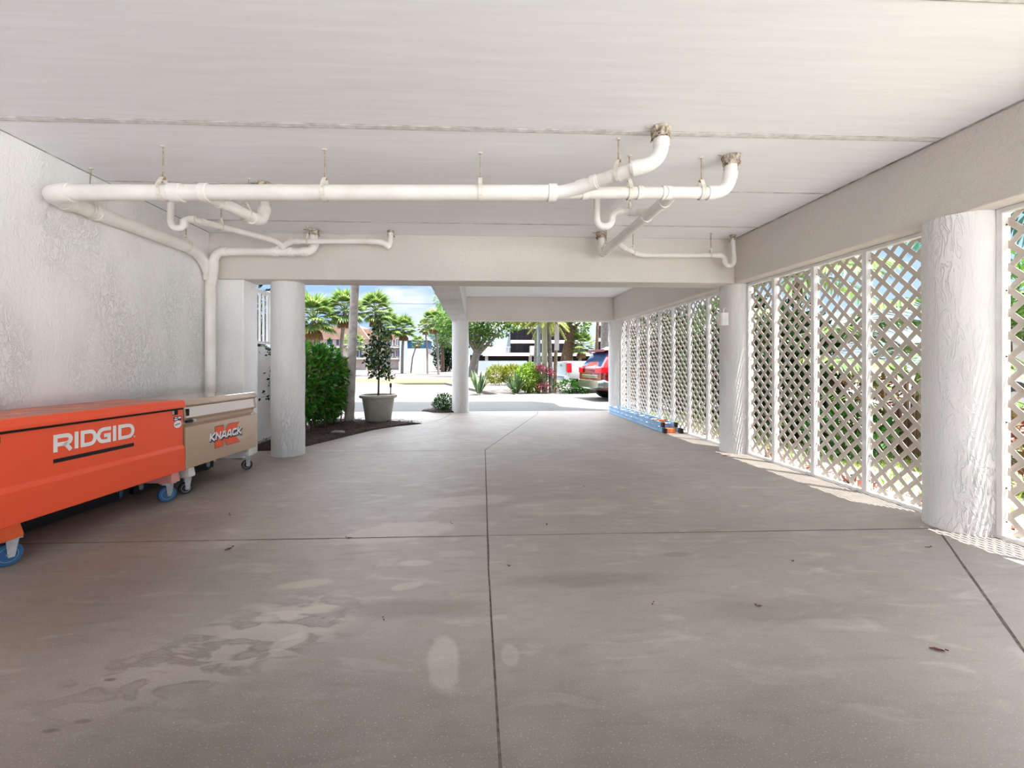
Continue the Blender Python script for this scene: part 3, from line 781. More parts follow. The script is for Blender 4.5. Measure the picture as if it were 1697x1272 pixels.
m = MB(); m.box(1.327,1.420,.0176,.0192,.700,.736); st = m.build('sticker', M['decal_blue'], rb); st['label'] = 'small navy and white warning sticker'
m = MB(); m.box(1.335,1.372,.0168,.0180,.706,.716); m.box(1.378,1.412,.0168,.0180,.716,.730); m.box(1.340,1.366,.0168,.0180,.722,.730); m.build('print', M['lettering'], st)
m = MB(); m.extrude(arcp(1.376,.668,.044,.033,0,330,11), (0,.0192,0), (1,0,0), (0,0,1), (0,-.0016,0)); st = m.build('round_sticker', M['lettering'], rb)
m = MB(); stroke(m, [(1.345,.662),(1.375,.668),(1.405,.672)], .007, (0,.0176,0), (1,0,0), (0,0,1), (0,-.001,0)); m.build('print', M['decal_blue'], st)
for (a, c, mm) in ((-.09,.135,'orange2'), (1.295,1.395,'lit_skid')):
    m = MB(); m.extrude([(a,.25), (c-.02,.25), (c,.185), (c,.165), (a,.165)], (0,.012,0), (1,0,0), (0,0,1), (0,DEP-.03,0))
    m.build('skid', M[mm], rb, bevel=.003)
for (u, v, an) in ((.095,.050,-25), (1.325,.055,-35), (.07,.52,-15), (1.30,.52,-40)):
    caster(rb, u, v+.02, .068, M['bluewheel'], M['bluehub'], R(an-90), .166)

m = MB(); m.box(U0+.02,U1-.02,DEP-.10,DEP-.04,.015,.25); m.build('shade_board', M['black'], rb)  # added dark board standing in for the shade under the chest
kb = thing('tool_chest', 'shorter tan steel tool chest with a long recessed front handle, on black casters', 'tool chest', (-2.606,4.117,0), TH, 'job site tool chests on casters')
K1 = 1.12
m = MB()
prism(m, [(0,.25), (0,.618), (.004,.626), (.030,.640), (.046,.650), (.048,.676), (.034,.690), (.010,.700), (.004,.708), (.018,.806), (.024,.812), (DEP,.812), (DEP,.25)], 0, K1)
m.build('body', M['tan'], kb, bevel=.003)
m = MB()
prism(m, [(.022,.812), (.006,.818), (.002,.826), (.004,.838), (.028,.872), (.036,.876), (DEP+.004,.876), (DEP+.004,.812)], -.002, K1+.004)
m.build('lid', M['tan'], kb, bevel=.003)
m = MB(); m.box(.014,.046,.000,.014,.728,.792); m.build('latch_opening', M['black_void'], kb)
m = MB(); m.tube([(.02,.010,.676),(.075,.004,.678),(.095,.010,.672)], [.012,.016,.012], 10); hd = m.build('handle', M['black'], kb, True)
m = MB(); m.tube([(.095,.008,.673),(.125,.008,.675)], .017, 12); m.build('handle_cap', M['metal'], hd, True)
m = MB(); m.add([(.012,.0030,.711),(K1-.05,.0030,.711),(K1-.05,.0168,.804),(.012,.0168,.804),(.012,.012,.711),(K1-.05,.012,.711),(K1-.05,.024,.804),(.012,.024,.804)],[(0,1,2,3),(7,6,5,4),(0,4,5,1),(3,2,6,7),(0,3,7,4),(1,5,6,2)]); m.build('handle_panel', M['handle_panel'], kb)['label'] = 'panel above the handle recess, bright highlight put into its colour'
# emblem: wide orange letter with the name across it
o = (0,-.0006,0); ew = (0,-.0010,0)
def kshape(m, g, oo, e):
    x0, x1, zb0, zb1 = .395-g, .795+g, .366-g, .575+g; zc = .472
    m.extrude([(x0,zb0), (.515+g,zb0), (.535+g*.5,zc-.030), (.535+g*.5,zc+.030), (.520+g,zb1), (x0,zb1)], oo, (1,0,0), (0,0,1), e)
    m.extrude([(.525,zc-.012), (.525,zc+.026), (.600-g,zb1), (x1-.008,zb1), (.665+g,zc-.012)], oo, (1,0,0), (0,0,1), e)
    m.extrude([(.525,zc+.012), (.665+g,zc+.012), (x1,zb0), (.585-g,zb0), (.525,zc-.026)], oo, (1,0,0), (0,0,1), e)
m = MB(); kshape(m, .005, (0,-.0002,0), (0,-.0006,0)); em = m.build('emblem', M['decal_blue'], kb)
m = MB(); kshape(m, 0, (0,-.0008,0), (0,-.0006,0)); m.build('emblem_letter', M['decal_orange'], em)
def knword(m, du, dz, oo, e, w=.020):
    zb0, zt0 = .446+dz, .520+dz; x = .318+du; sh = .16; W_ = .066; g = .0865
    def S(pts, closed=False):
        pts = [(p[0]+sh*(p[1]-zb0), p[1]) for p in pts]; stroke(m, pts, w, oo, (1,0,0), (0,0,1), e, closed)
    mid = (zb0+zt0)/2; i2 = w/2
    def K(x): S([(x,zb0),(x,zt0)]); S([(x+W_,zt0),(x+.012,mid),(x+W_+.002,zb0)])
    def N(x): S([(x,zb0),(x,zt0-i2),(x+W_-.004,zb0+i2),(x+W_-.004,zt0)])
    def A(x): S([(x-.004,zb0),(x+.022,zt0-i2),(x+.044,zt0-i2),(x+W_,zb0)]); S([(x+.010,zb0+.022),(x+W_-.014,zb0+.022)])
    def Cc(x): S([(x+W_,zt0-i2),(x+.012,zt0-i2),(x,zt0-.022),(x,zb0+.022),(x+.012,zb0+i2),(x+W_-.004,zb0+i2),(x+W_-.004,mid-.006)])
    K(x); N(x+g); A(x+2*g); A(x+3*g); Cc(x+4*g); K(x+5*g)
m = MB(); knword(m, .010, -.013, (0,-.0016,0), (0,-.0006,0), .030); ld = m.build('lettering', M['decal_blue'], kb)
m = MB(); knword(m, 0, 0, (0,-.0024,0), (0,-.0006,0), .0185); m.build('lettering_face', M['lettering'], ld)
for (a, c) in ((.055,.14), (.985,1.075)):
    m = MB(); m.extrude([(a,.25), (c-.02,.25), (c,.185), (c,.165), (a,.165)], (0,.012,0), (1,0,0), (0,0,1), (0,DEP-.03,0))
    m.build('skid', M['pvc'], kb, bevel=.003)
for (u, v, an) in ((.105,.060,-40), (1.055,.060,-55), (.09,.50,-20), (1.0,.50,-30)):
    caster(kb, u, v+.02, .056, M['rubber'], M['metal'], R(an-90), .166, .030)

m = MB(); m.box(.02,K1-.02,DEP-.10,DEP-.04,.015,.25); m.build('shade_board', M['black'], kb)  # dark board added in place of the shade beneath
# ------------------------------------------------------------------ ladder lying along the lattice
la = thing('extension_ladder', 'blue fibreglass extension ladder lying flat along the foot of the lattice screens', 'ladder', (3.255,7.60,0), R(90-.25))
LL = 3.25
for (v, z, w_, L0, L1) in ((0,.002,.032,0,LL), (-.285,.002,.032,0,LL), (-.030,.084,.030,.14,LL+.1), (-.255,.084,.030,.14,LL+.1)):
    m = MB(); m.extrude([(0,0),(w_,0),(w_,.008),(.010,.014),(.010,.062),(w_,.068),(w_,.076),(0,.076)] if v > -.1 else [(0,0),(w_,0),(w_,.076),(0,.076),(0,.068),(w_-.010,.062),(w_-.010,.014),(0,.008)], (L0,v-w_,z), (0,1,0), (0,0,1), (L1-L0,0,0))
    m.build('rail', M['ladderblue'], la)
for k in range(11):
    u = .16+k*.3
    m = MB(); m.tube([(u,-.03,.040),(u,-.29,.040)], .016, 12); m.build('rung', M['alu'], la, True)
    m = MB(); m.tube([(u+.14,-.06,.122),(u+.14,-.27,.122)], .016, 12); m.build('rung', M['alu'], la, True)
for v in (-.016, -.300):
    m = MB(); m.box(-.075,.03,v-.028,v+.024,.0,.085); ft = m.build('foot', M['black'], la, bevel=.008)
    m = MB(); m.box(-.092,-.070,v-.02,v+.016,.008,.07); m.build('foot_pad', M['rubber'], ft, bevel=.006)
m = MB(); m.box(-.045,.06,-.20,-.055,.004,.080); m.build('end_bracket', M['ladderorange'], la, bevel=.01)
for v in (-.045, -.275):
    m = MB(); m.box(.08,.17,v-.030,v+.020,.082,.165); m.build('end_cap', M['black'], la, bevel=.008)
m = MB(); m.tube([(.5,-.012,.165),(.5,-.30,.165)], .010, 8); m.box(.42,.5,-.20,-.14,.12,.17); m.build('rung_lock', M['ladderorange'], la)

# ------------------------------------------------------------------ dry leaves on the floor
def curled_leaf(x, y, L, W, rz, label, curl=.6, z=0, grp='dry brown leaves at the foot of the lattice'):
    m = MB(); nu, nv = 8, 6; vs, fs = [], []
    for i in range(nu+1):
        s_ = i/nu; w = W*math.sin(math.pi*min(1, s_*.92+.06))**.8
        for j in range(nv+1):
            q = (j/nv-.5)*2
            vs.append((L*(s_-.5), w*q*math.cos(curl*q)*.5, .004+abs(q)**1.6*w*curl*.55+.25*L*curl*(s_-.45)**2+.004*noise.noise(V((s_*4,q*2,x)))))
    for i in range(nu):
        for j in range(nv): a = i*(nv+1)+j; fs.append((a, a+1, a+nv+2, a+nv+1))
    m.add(vs, fs); m.tube([(-.5*L,0,.012+.06*L*curl),(-.72*L,0,.012)], .003, 5)
    zmin = min(v[2] for v in m.v)
    m.v = [(v[0], v[1], v[2]-zmin) for v in m.v]
    o = m.build('dry_leaf', M['dryleaf'], smooth=True, loc=(x,y,z)); o.rotation_euler = (0,0,rz)
    return tag(o, label, 'leaf', grp)
curled_leaf(3.735,4.30,.32,.21,1.0,'large curled reddish brown leaf outside the lattice, by the patch of sun on the floor',.9)
curled_leaf(3.745,4.10,.25,.18,.4,'second big brown leaf, overlapping the larger one by the sunny lattice foot',.8)
curled_leaf(3.745,3.52,.27,.17,1.3,'curled brown leaf at the lattice foot right against the thick plaster column',.9)
curled_leaf(3.74,3.78,.17,.09,.8,'flat pale brown leaf at the lattice foot between the sunny patch and the thick column',.4)
curled_leaf(3.745,5.47,.27,.22,.5,'dark rounded brown leaf at the narrow lattice next to the column with the electrical box',1.0)
curled_leaf(3.74,4.85,.16,.10,1.2,'small dark leaf outside the foot of the third lattice screen',.8)
k = 0
for (px, py, L) in ((1.40,2.14,.030),(.53,3.30,.035),(1.93,1.78,.05),(.88,2.18,.02),(-.43,2.1,.02),(-.87,3.1,.035),(1.92,2.62,.02),(2.95,2.78,.03),(-1.6,2.95,.05),(-1.95,3.62,.025),(.20,2.63,.02),(1.05,4.3,.02),(3.25,5.66,.07),(1.85,6.35,.025),(-.18,3.35,.02)):
    names = ('in the middle of the near slab','beside the long centre joint','near the corner of the near slab','on open floor past the transverse joint','by the water marks')
    curled_leaf(px, py, L, L*.35, k*1.3, ['tiny dark leaf scrap on the concrete floor'][0], .5, .001, 'leaf scraps on the concrete floor'); k += 1
# ------------------------------------------------------------------ ground outside
def flat(name, pts, z, m, th=.03):
    b = MB(); b.extrude([(p[0],p[1]) for p in pts], (0,0,z-th), (1,0,0), (0,1,0), (0,0,th)); return struct(b.build(name, m))
flat('ground', [(-160,-30),(160,-30),(160,260),(-160,260)], -.12, M['gravelground'], .3)
flat('driveway', [(-14,6.6),(3.86,6.6),(3.86,11.0),(16,11.0),(16,17.5),(1.0,17.6),(-1.2,16.2),(-14,16.2)], -.006, M['drive'], .1)
flat('rear_bounce_ground', [(-.5,-40),(24,-40),(24,-2.2),(-.5,-2.2)], -.012, M['bounce_ground'], .05)  # unseen pale ground, added to reflect sun onto ceiling and walls
flat('street', [(-90,16.4),(-1.2,16.4),(.2,18.0),(-6,30),(-90,34)], -.03, M['street'], .08)
flat('grass_verge', [(-90,30),(-2,28.5),(60,29),(60,36),(-90,40)], -.02, M['verge'], .08)
flat('landscape_bed', [(.9,17.6),(16,17.5),(16,29),(-2.0,28.6)], -.004, M['gravelground'], .1)
flat('gravel_lot', [(-90,40),(-2,36),(60,36),(60,120),(-90,120)], -.03, M['gravelground'], .08)
flat('lawn', [(3.87,-2.2),(30,-2.2),(30,11.0),(3.86,11.0)], -.03, M['lawn'], .08)
flat('bounce_sand_strip', [(3.865,2.6),(5.0,2.6),(4.9,3.2),(5.05,7),(4.9,11.0),(3.865,11.0)], -.024, M['sand'], .05)  # bright soil, made this pale to bounce sun through the lattice
b = MB()
for x0, x1 in ((-6,16),): b.box(x0, x1, 14.9, 14.912, -.006, -.0045); b.box(2.0,2.012,11.1,17.4,-.006,-.0045); b.box(-1.0,-.988,11.3,16,-.006,-.0045)
struct(b.build('trim_4', M['joint']))

def bed(name, edge, z, seed, mt, label=None):
    cx = sum(p[0] for p in edge)/len(edge); cy = sum(p[1] for p in edge)/len(edge)
    m = MB(); n = len(edge); vs = []; fs = []
    rings = (1, .96, .85, .65, .4, .15)
    for i, k in enumerate(rings):
        for (x, y) in edge:
            q = (cx+(x-cx)*k, cy+(y-cy)*k)
            vs.append((q[0], q[1], -.005 if i == 0 else z*(.55 if i == 1 else 1)+.018*noise.noise(V((q[0]*4,q[1]*4,seed)))))
    for i in range(len(rings)-1):
        for j in range(n): fs.append((i*n+j, i*n+(j+1)%n, (i+1)*n+(j+1)%n, (i+1)*n+j))
    fs.append(tuple((len(rings)-1)*n+j for j in range(n)))
    m.add(vs, fs); o = struct(m.build(name, mt, smooth=True))
    return o
def dense(pts, k=5):
    out = []
    for i in range(len(pts)):
        p, q = pts[i], pts[(i+1) % len(pts)]
        for j in range(k): out.append((p[0]+(q[0]-p[0])*j/k, p[1]+(q[1]-p[1])*j/k))
    return out
edgeL = [(-2.6,6.30),(-2.48,6.52),(-2.30,6.95),(-2.10,7.5),(-1.85,8.15),(-1.5,8.62),(-1.06,8.98),(-1.5,9.3),(-1.9,9.55),(-2.35,9.6),(-2.85,9.9),(-3.25,9.9),(-3.25,8.0),(-3.25,6.2)]
bed('garden_bed', dense(edgeL,3), .03, 1, M['soil'])
edgeR = [(-1.38,11.36),(-1.05,10.97),(-.72,10.92),(-.45,11.0),(-.45,11.6),(-.8,11.95),(-1.2,11.8)]
bed('garden_bed', dense(edgeR,3), .035, 2, M['soil'])
random.seed(3)
def inside(p, poly):
    c = False; n = len(poly)
    for i in range(n):
        a, b_ = poly[i], poly[i-1]
        if (a[1] > p[1]) != (b_[1] > p[1]) and p[0] < (b_[0]-a[0])*(p[1]-a[1])/(b_[1]-a[1])+a[0]: c = not c
    return c
m = MB(); m.flat = True
for edge, cnt, bb in ((edgeL, 5200, (-3.25,-1.0,6.2,9.9)), (edgeR, 700, (-1.4,-.4,10.9,11.95))):
    k = 0
    while k < cnt:
        x, y = random.uniform(bb[0],bb[1]), random.uniform(bb[2],bb[3])
        if not inside((x,y), edge): continue
        k += 1; a = random.uniform(0,6.28); L = random.uniform(.02,.055)
        m.leaf(V((x,y,random.uniform(.02,.05))), V((math.cos(a),math.sin(a),random.uniform(-.1,.35))), V((random.uniform(-.4,.4),random.uniform(-.4,.4),1)), L, L*.4)
o = m.build('mulch', M['mulch']); tag(o, 'dark bark mulch chips covering the planting beds along the drive', 'mulch', kind='stuff')

# low landing wall with a picket rail beyond the cross beam
b = MB(); b.box(-3.6,-3.28,6.125,7.35,0,1.46); struct(b.build('wall_landing', M['wall']))
t = thing('picket_railing', 'white picket railing on the low landing wall behind the tan tool chest', 'railing', (-3.30,6.14,1.46))
m = MB(); m.box(-.03,.02,0,1.15,.05,.085); m.build('bottom_rail', M['white'], t)
m = MB(); m.box(-.035,.025,0,1.15,.82,.87); m.build('top_rail', M['white'], t)
for k in range(9):
    m = MB(); m.box(-.02,.01,.06+k*.125,.085+k*.125,.085,.82); m.build('picket', M['white'], t)
for y in (.02,1.12):
    m = MB(); m.box(-.04,.03,y-.02,y+.03,0,.9); m.build('post', M['white'], t)

# ------------------------------------------------------------------ plants
def rnd_dir():
    while True:
        d = V((random.uniform(-1,1),random.uniform(-1,1),random.uniform(-1,1)))
        if .05 < d.length < 1: return d.normalized()
def foliage(m, blobs, n, L, W, up=.3, shell=.55):
    """n leaves through the volume of ellipsoids (cx,cy,cz,rx,ry,rz)"""
    tot = sum(b[3]*b[4]*b[5] for b in blobs)
    for b_ in blobs:
        for _ in range(int(n*b_[3]*b_[4]*b_[5]/tot)):
            d = rnd_dir(); r = shell+(1-shell)*random.random()**.6
            r *= 1+.18*noise.noise(d*3+V(b_[:3]))
            p = V((b_[0]+d.x*b_[3]*r, b_[1]+d.y*b_[4]*r, b_[2]+d.z*b_[5]*r))
            o = (d+rnd_dir()*.9+V((0,0,up))).normalized()
            m.leaf(p, o, (rnd_dir()+V((0,0,.8))).normalized(), L*random.uniform(.7,1.25), W*random.uniform(.8,1.2), droop=.12)
def shrub(name, label, cat, loc, blobs, n, L, W, mt, stems=5, group=None, up=.3, shell=.5, extra=None):
    t = thing(name, label, cat, loc, 0, group)
    m = MB(); m.flat = True; foliage(m, blobs, n, L, W, up, shell); m.build('foliage', M[mt], t)
    m = MB()
    for k in range(stems):
        b_ = random.choice(blobs); p0 = V((random.uniform(-.5,.5)*b_[3]*.5+b_[0]*.6, random.uniform(-.5,.5)*b_[4]*.5+b_[1]*.6, 0))
        p1 = V((b_[0]+random.uniform(-.5,.5)*b_[3], b_[1]+random.uniform(-.5,.5)*b_[4], b_[2]+b_[5]*.3))
        m.tube(bez(p0, (p0+p1)/2+V((random.uniform(-.06,.06),random.uniform(-.06,.06),.05)), p1, 5), [.016,.014,.012,.010,.008,.006], 6)
    if stems: m.build('stems', M['twig'], t)
    return t
random.seed(11)
# hedge beside the drive: upright leafy clumps grown together
t = thing('hedge', 'dense dark green leafy hedge behind the white column and the mulch', 'hedge', (-3.05,8.5,0))
m = MB(); m.flat = True
foliage(m, [(-.05,-.75,.85,.42,.5,.72),(.05,-.2,.90,.42,.5,.68),(.08,.35,.86,.42,.55,.70),(.0,.85,.82,.40,.5,.66),(.16,.1,.5,.30,.9,.40)], 6800, .105, .062, .35, .55)
m.build('foliage', M['hedge'], t)
m = MB()
for k in range(26):
    p0 = V((random.uniform(-.25,.30), random.uniform(-1.1,1.1), 0)); p1 = p0+V((random.uniform(-.18,.18), random.uniform(-.2,.2), random.uniform(.6,1.2)))
    m.tube(bez(p0, (p0+p1)/2+V((random.uniform(-.1,.1),random.uniform(-.1,.1),0)), p1, 5), [.014,.012,.011,.010,.008,.005], 6)
m.build('stems', M['twig'], t)

def trunk(m, pts, r0, r1, rings=0, n=14):
    P = []
    for i in range(len(pts)-1):
        for k in range(6): P.append(V(pts[i]).lerp(V(pts[i+1]), k/6))
    P.append(V(pts[-1])); N = len(P)
    if rings:
        Q, rad = [], []
        for i in range(N-1):
            for k in range(4):
                Q.append(P[i].lerp(P[i+1], k/4)); rr = r0+(r1-r0)*(i+k/4)/N; rad.append(rr*(1.05 if k == 0 else 1.0))
        m.tube(Q, rad, n)
    else: m.tube(P, [r0+(r1-r0)*(i/N)*(1+.06*noise.noise(p*2)) for i, p in enumerate(P)], n)
def fan_frond(m, p, d, L, n=13, spread=150):
    """fan-palm leaf: stalk plus pleated segments"""
    d = d.normalized(); up = V((0,0,1)); s = d.cross(up)
    s = s.normalized() if s.length > .05 else V((1,0,0)); nn = s.cross(d)
    hub = p+d*L*.5; m.tube([p, p+d*L*.25+V((0,0,.03*L)), hub], [.02*L,.015*L,.012*L], 4)
    for k in range(n):
        a = R(-spread/2+spread*k/(n-1)); e = d*math.cos(a)+s*math.sin(a)
        tip = (e*1.0-V((0,0,.25+.25*abs(math.sin(a))))).normalized()
        m.leaf(hub, (e*.7+tip*.3), nn, L*.62*(1-.25*abs(a)/1.4), L*.13, droop=.16)
def feather_frond(m, p, d, L, n=22, droop=.9, w=.035, ll=.30):
    d = d.normalized(); up = V((0,0,1)); s = d.cross(up)
    s = s.normalized() if s.length > .05 else V((1,0,0)); pts = []
    for k in range(9):
        q = k/8; pts.append(p+d*L*q-V((0,0,droop*L*.5*q*q)))
    m.tube(pts, [.012*L*(1-.8*k/8) for k in range(9)], 4)
    for k in range(n):
        q = .12+.86*k/n; i = min(7, int(q*8)); c = pts[i].lerp(pts[i+1], q*8-i); tdir = (pts[i+1]-pts[i]).normalized()
        for sg in (-1,1):
            e = (s*sg*.85+tdir*.65+V((0,0,-.25))).normalized()
            m.leaf(c, e, up, L*ll*math.sin(math.pi*(.15+.8*q))**.7, L*w, droop=.2)
def fan_palm(label, loc, hgt, rcrown, rt, lean=(0,0), nf=34, skirt=10, group='fan palms across the street', tmat='trunk'):
    t = thing('fan_palm', label, 'palm tree', loc, 0, group)
    top = V((lean[0], lean[1], hgt))
    m = MB(); trunk(m, [(0,0,-.1), (lean[0]*.25, lean[1]*.25, hgt*.5), top], rt*1.15, rt*.8); m.build('trunk', M[tmat], t, True)
    m = MB(); m.flat = True
    for k in range(nf):
        a = k*2.39996; el = R(-35+115*(k/nf)); d = V((math.cos(a)*math.cos(el), math.sin(a)*math.cos(el), math.sin(el)))
        fan_frond(m, top+d*rt*.5, d, rcrown*random.uniform(.9,1.1))
    m.build('crown', M['palmleaf'], t)
    if skirt:
        m = MB(); m.flat = True
        for k in range(skirt):
            a = k*2.4; d = V((math.cos(a)*.45, math.sin(a)*.45, -.9)); fan_frond(m, top+V((0,0,-rt*.6)), d, rcrown*.8, 7, 60)
        m.build('dead_fronds', M['palmdry'], t)
    return t
def feather_palm(label, loc, hgt, L, rt, lean=(0,0), nf=14, group=None, tmat='trunk', rings=1, leafm='palmleaf', cat='palm tree', name='feather_palm', droop=.9):
    t = thing(name, label, cat, loc, 0, group)
    top = V((lean[0], lean[1], hgt))
    m = MB(); trunk(m, [(0,0,-.05), (lean[0]*.35, lean[1]*.35, hgt*.35), top], rt*1.12, rt*.82, rings); m.build('trunk', M[tmat], t, True)
    m = MB(); m.flat = True
    for k in range(nf):
        a = k*2.39996; el = R(8+66*(k/nf)); d = V((math.cos(a)*math.cos(el), math.sin(a)*math.cos(el), math.sin(el)))
        feather_frond(m, top, d, L*random.uniform(.9,1.1), droop=droop)
    m.build('crown', M[leafm], t)
    return t
# smooth grey trunk between hedge and pot
feather_palm('slim grey palm trunk rising between the hedge and the large pot', (-2.60,9.25,0), 6.2, 1.9, .088, (.18,.3), 13, None, 'trunk_light')
# potted tree
t = thing('potted_tree', 'small dark leaved tree in a large grey tub on the mulch', 'potted tree', (-2.02,9.32,.02))
m = MB(); m.lathe([(.245,0),(.258,.02),(.325,.46),(.330,.475),(.372,.480),(.385,.50),(.380,.535),(.345,.545),(.335,.50),(.3,.47)], n=40); m.build('pot', M['pot'], t, True)
m = MB(); m.lathe([(.31,.46),(.318,.475),(.15,.49)], n=28); m.build('soil', M['soil'], t, True)
m = MB(); trunk(m, [(0,0,.46),(.015,0,1.1),(-.01,.02,2.15)], .022, .008, 0, 10)
for k in range(16):
    z = .95+k*.075; a = k*2.4; d = V((math.cos(a), math.sin(a), .75)); L = .30*(1-.5*(z-.95)/1.2)
    m.tube([(0,0,z), V((0,0,z))+d*L*.5, V((0,0,z))+d*L], [.007,.005,.003], 5)
m.build('trunk', M['twig'], t, True)
m = MB(); m.flat = True
foliage(m, [(0,0,1.05,.24,.24,.20),(0,0,1.40,.27,.27,.30),(.02,0,1.75,.20,.2,.28),(.0,0,2.02,.13,.13,.22),(-.12,0,1.25,.2,.2,.18),(.15,0,.95,.18,.18,.12)], 900, .085, .05, .3, .25)
m.build('foliage', M['potted'], t)
t = thing('garden_riser', 'short grey irrigation riser standing on the rim of the tub', 'irrigation riser', (-1.80,9.50,0))
m = MB(); m.tube([(0,0,0),(0,0,.74)], .016, 8); m.build('pipe', M['metal'], t, True)
m = MB(); m.lathe([(.02,.70),(.026,.72),(.026,.77),(.018,.79)], n=12); m.build('head', M['twig'], t, True)
random.seed(21)
shrub('round_shrub', 'small round green shrub in the mulch against the slim white column', 'shrub', (-.78,11.32,.02), [(0,0,.22,.27,.26,.20),(-.1,-.05,.16,.22,.2,.14)], 1500, .055, .022, 'shrub_green', 4)
# climbing sprig against the landing wall
t = thing('climbing_vine', 'thin climbing vine with sparse dark leaves between the tan chest and the white column', 'vine', (-3.0,6.75,0))
m = MB(); pts = [(0,0,0),(.03,.02,.4),(-.03,.05,.8),(.04,.0,1.2),(-.08,0,1.42)]; trunk(m, pts, .007, .004, 0, 6); m.tube([(.04,0,1.2),(.14,0,1.3),(.2,0,1.26)], .003, 5); m.tube([(0,.02,.6),(-.10,0,.72),(-.18,0,.7)], .003, 5); m.build('stem', M['twig'], t)
m = MB(); m.flat = True
for c, n_ in (((-.08,0,1.38),22), ((.08,0,1.25),26), ((.0,0,1.08),20), ((.02,0,.92),10), ((-.12,0,.72),8), ((.0,.02,.5),5)):
    for _ in range(n_):
        p = V(c)+rnd_dir()*random.uniform(.02,.11); m.leaf(p, rnd_dir()+V((0,0,.3)), rnd_dir(), .065, .035)
m.build('foliage', M['shrub_dark'], t)
t = thing('bed_rock', 'pale rock lying in the mulch under the hedge', 'rock', (-2.33,7.62,.03))
m = MB(); m.blob((0,0,.015), .12,.06,.03, jit=.4); m.build('rock', M['rock'], t, True)

# planting by the street, seen past the slim column
def strappy(label, loc, n, L, W, mt='strap_leaf', cat='plant', name='strappy_plant', grp=None, lean=.55):
    t = thing(name, label, cat, loc, 0, grp); m = MB(); m.flat = True
    for k in range(n):
        a = random.uniform(0,6.28); e = random.uniform(.15,lean); d = V((math.cos(a)*e, math.sin(a)*e, 1)).normalized()
        p = V((math.cos(a)*.08, math.sin(a)*.08, 0)); l = L*random.uniform(.6,1.1); s = d.cross(V((0,0,1))).normalized()
        pts = [p+d*l*q-V((0,0,1))*l*.22*q*q*e*2 for q in (0,.3,.62,.85,1.0)]; ws = [W*.35,W*.8,W,W*.6,.003]
        vs = []
        for x, w in zip(pts, ws): vs += [x-s*w*.5, x+s*w*.5+V((0,0,.004))]
        m.add(vs, [(i*2,i*2+1,i*2+3,i*2+2) for i in range(4)])
    m.build('leaves', M[mt], t); return t
random.seed(5)
strappy('strappy leaved clump half hidden by the slim white column', (.12,17.9,0), 26, 1.25, .10, grp='strappy clumps by the street')
strappy('strappy leaved clump standing free beside the bright lime shrub', (1.62,18.0,0), 40, 1.15, .09, grp='strappy clumps by the street', lean=1.1)
shrub('lime_shrub', 'bright lime green round shrub at the edge of the drive', 'shrub', (2.12,18.25,0), [(0,0,.62,.52,.5,.50),(.18,0,.34,.44,.4,.33),(.05,0,.95,.28,.3,.28)], 2200, .13, .07, 'shrub_lime', 6)
shrub('grassy_shrub', 'low yellow green shrub beyond the strappy clumps', 'shrub', (1.55,25.0,0), [(-.35,0,.55,.6,.5,.5),(.5,0,.55,.6,.5,.55)], 1800, .22, .06, 'shrub_yellow', 4, up=.9)
t = shrub('flowering_shrub', 'thin shrub with pink flowers around the pale poles', 'shrub', (2.75,17.95,0), [(0,0,.85,.35,.3,.30),(.1,0,.35,.32,.3,.3)], 320, .09, .05, 'shrub_green', 6)
m = MB(); m.flat = True; foliage(m, [(-.12,-.1,1.02,.22,.2,.16),(.22,-.1,.86,.22,.2,.15),(-.05,-.1,.3,.3,.2,.16)], 420, .085, .07, .2, .2); m.build('flowers', M['pink'], t)
shrub('low_shrub', 'low dark green shrub under the white pickup bumper', 'shrub', (3.95,18.3,0), [(-.2,-.5,.28,.5,.25,.26),(.3,-.5,.24,.4,.25,.22)], 800, .10, .06, 'shrub_green', 4)
def post(name, label, cat, x, y, h, r, mt, lean=(0,0), r1=None, grp=None):
    t = thing(name, label, cat, (x,y,0), 0, grp); m = MB(); trunk(m, [(0,0,-.05),(lean[0]*.5,lean[1]*.5,h*.5),(lean[0],lean[1],h)], r, r1 or r*.9); m.build('shaft', M[mt], t, True); return t
t = post('utility_pole', 'slim pale blue grey pole directly beside the thicker greenish trunk', 'pole', 2.60,18.3,7, .075,'pole_pale',(0,0),.07)
m = MB(); m.box(-.08,.08,-.1,-.06,1.2,1.5); m.build('meter_box', M['far_grey'], t)
t = post('tall_trunk', 'smooth pale greenish trunk among the pink flowers', 'tree', 2.80,18.0,7.5,.12,'pole_green',(-.02,0),.11)
m = MB(); m.flat = True; foliage(m, [(0,0,7.6,1.2,1.2,.8)], 700, .4,.1); m.build('crown', M['palmleaf'], t)
t = post('pale_trunk', 'thin grey trunk with yellowing fronds just past the greenish trunk', 'tree', 3.09,18.1,3.3,.10,'trunk',(-.12,0),.07)
m = MB(); m.flat = True
for k in range(16):
    a = k*2.4; el = R(-40+70*k/16); feather_frond(m, V((-.12,0,3.25)), V((math.cos(a)*math.cos(el),math.sin(a)*math.cos(el),math.sin(el))), 1.0, 14, 1.0, .06)
m.build('crown', M['shrub_yellow'], t)
t = post('timber_post', 'weathered timber post carrying a tall white board', 'post', 3.24,18.2,2.35,.075,'pole_wood',(.08,0),.07)
m = MB(); m.box(-.02,.17,-.12,-.09,1.75,3.1); m.build('board', M['far_white'], t)
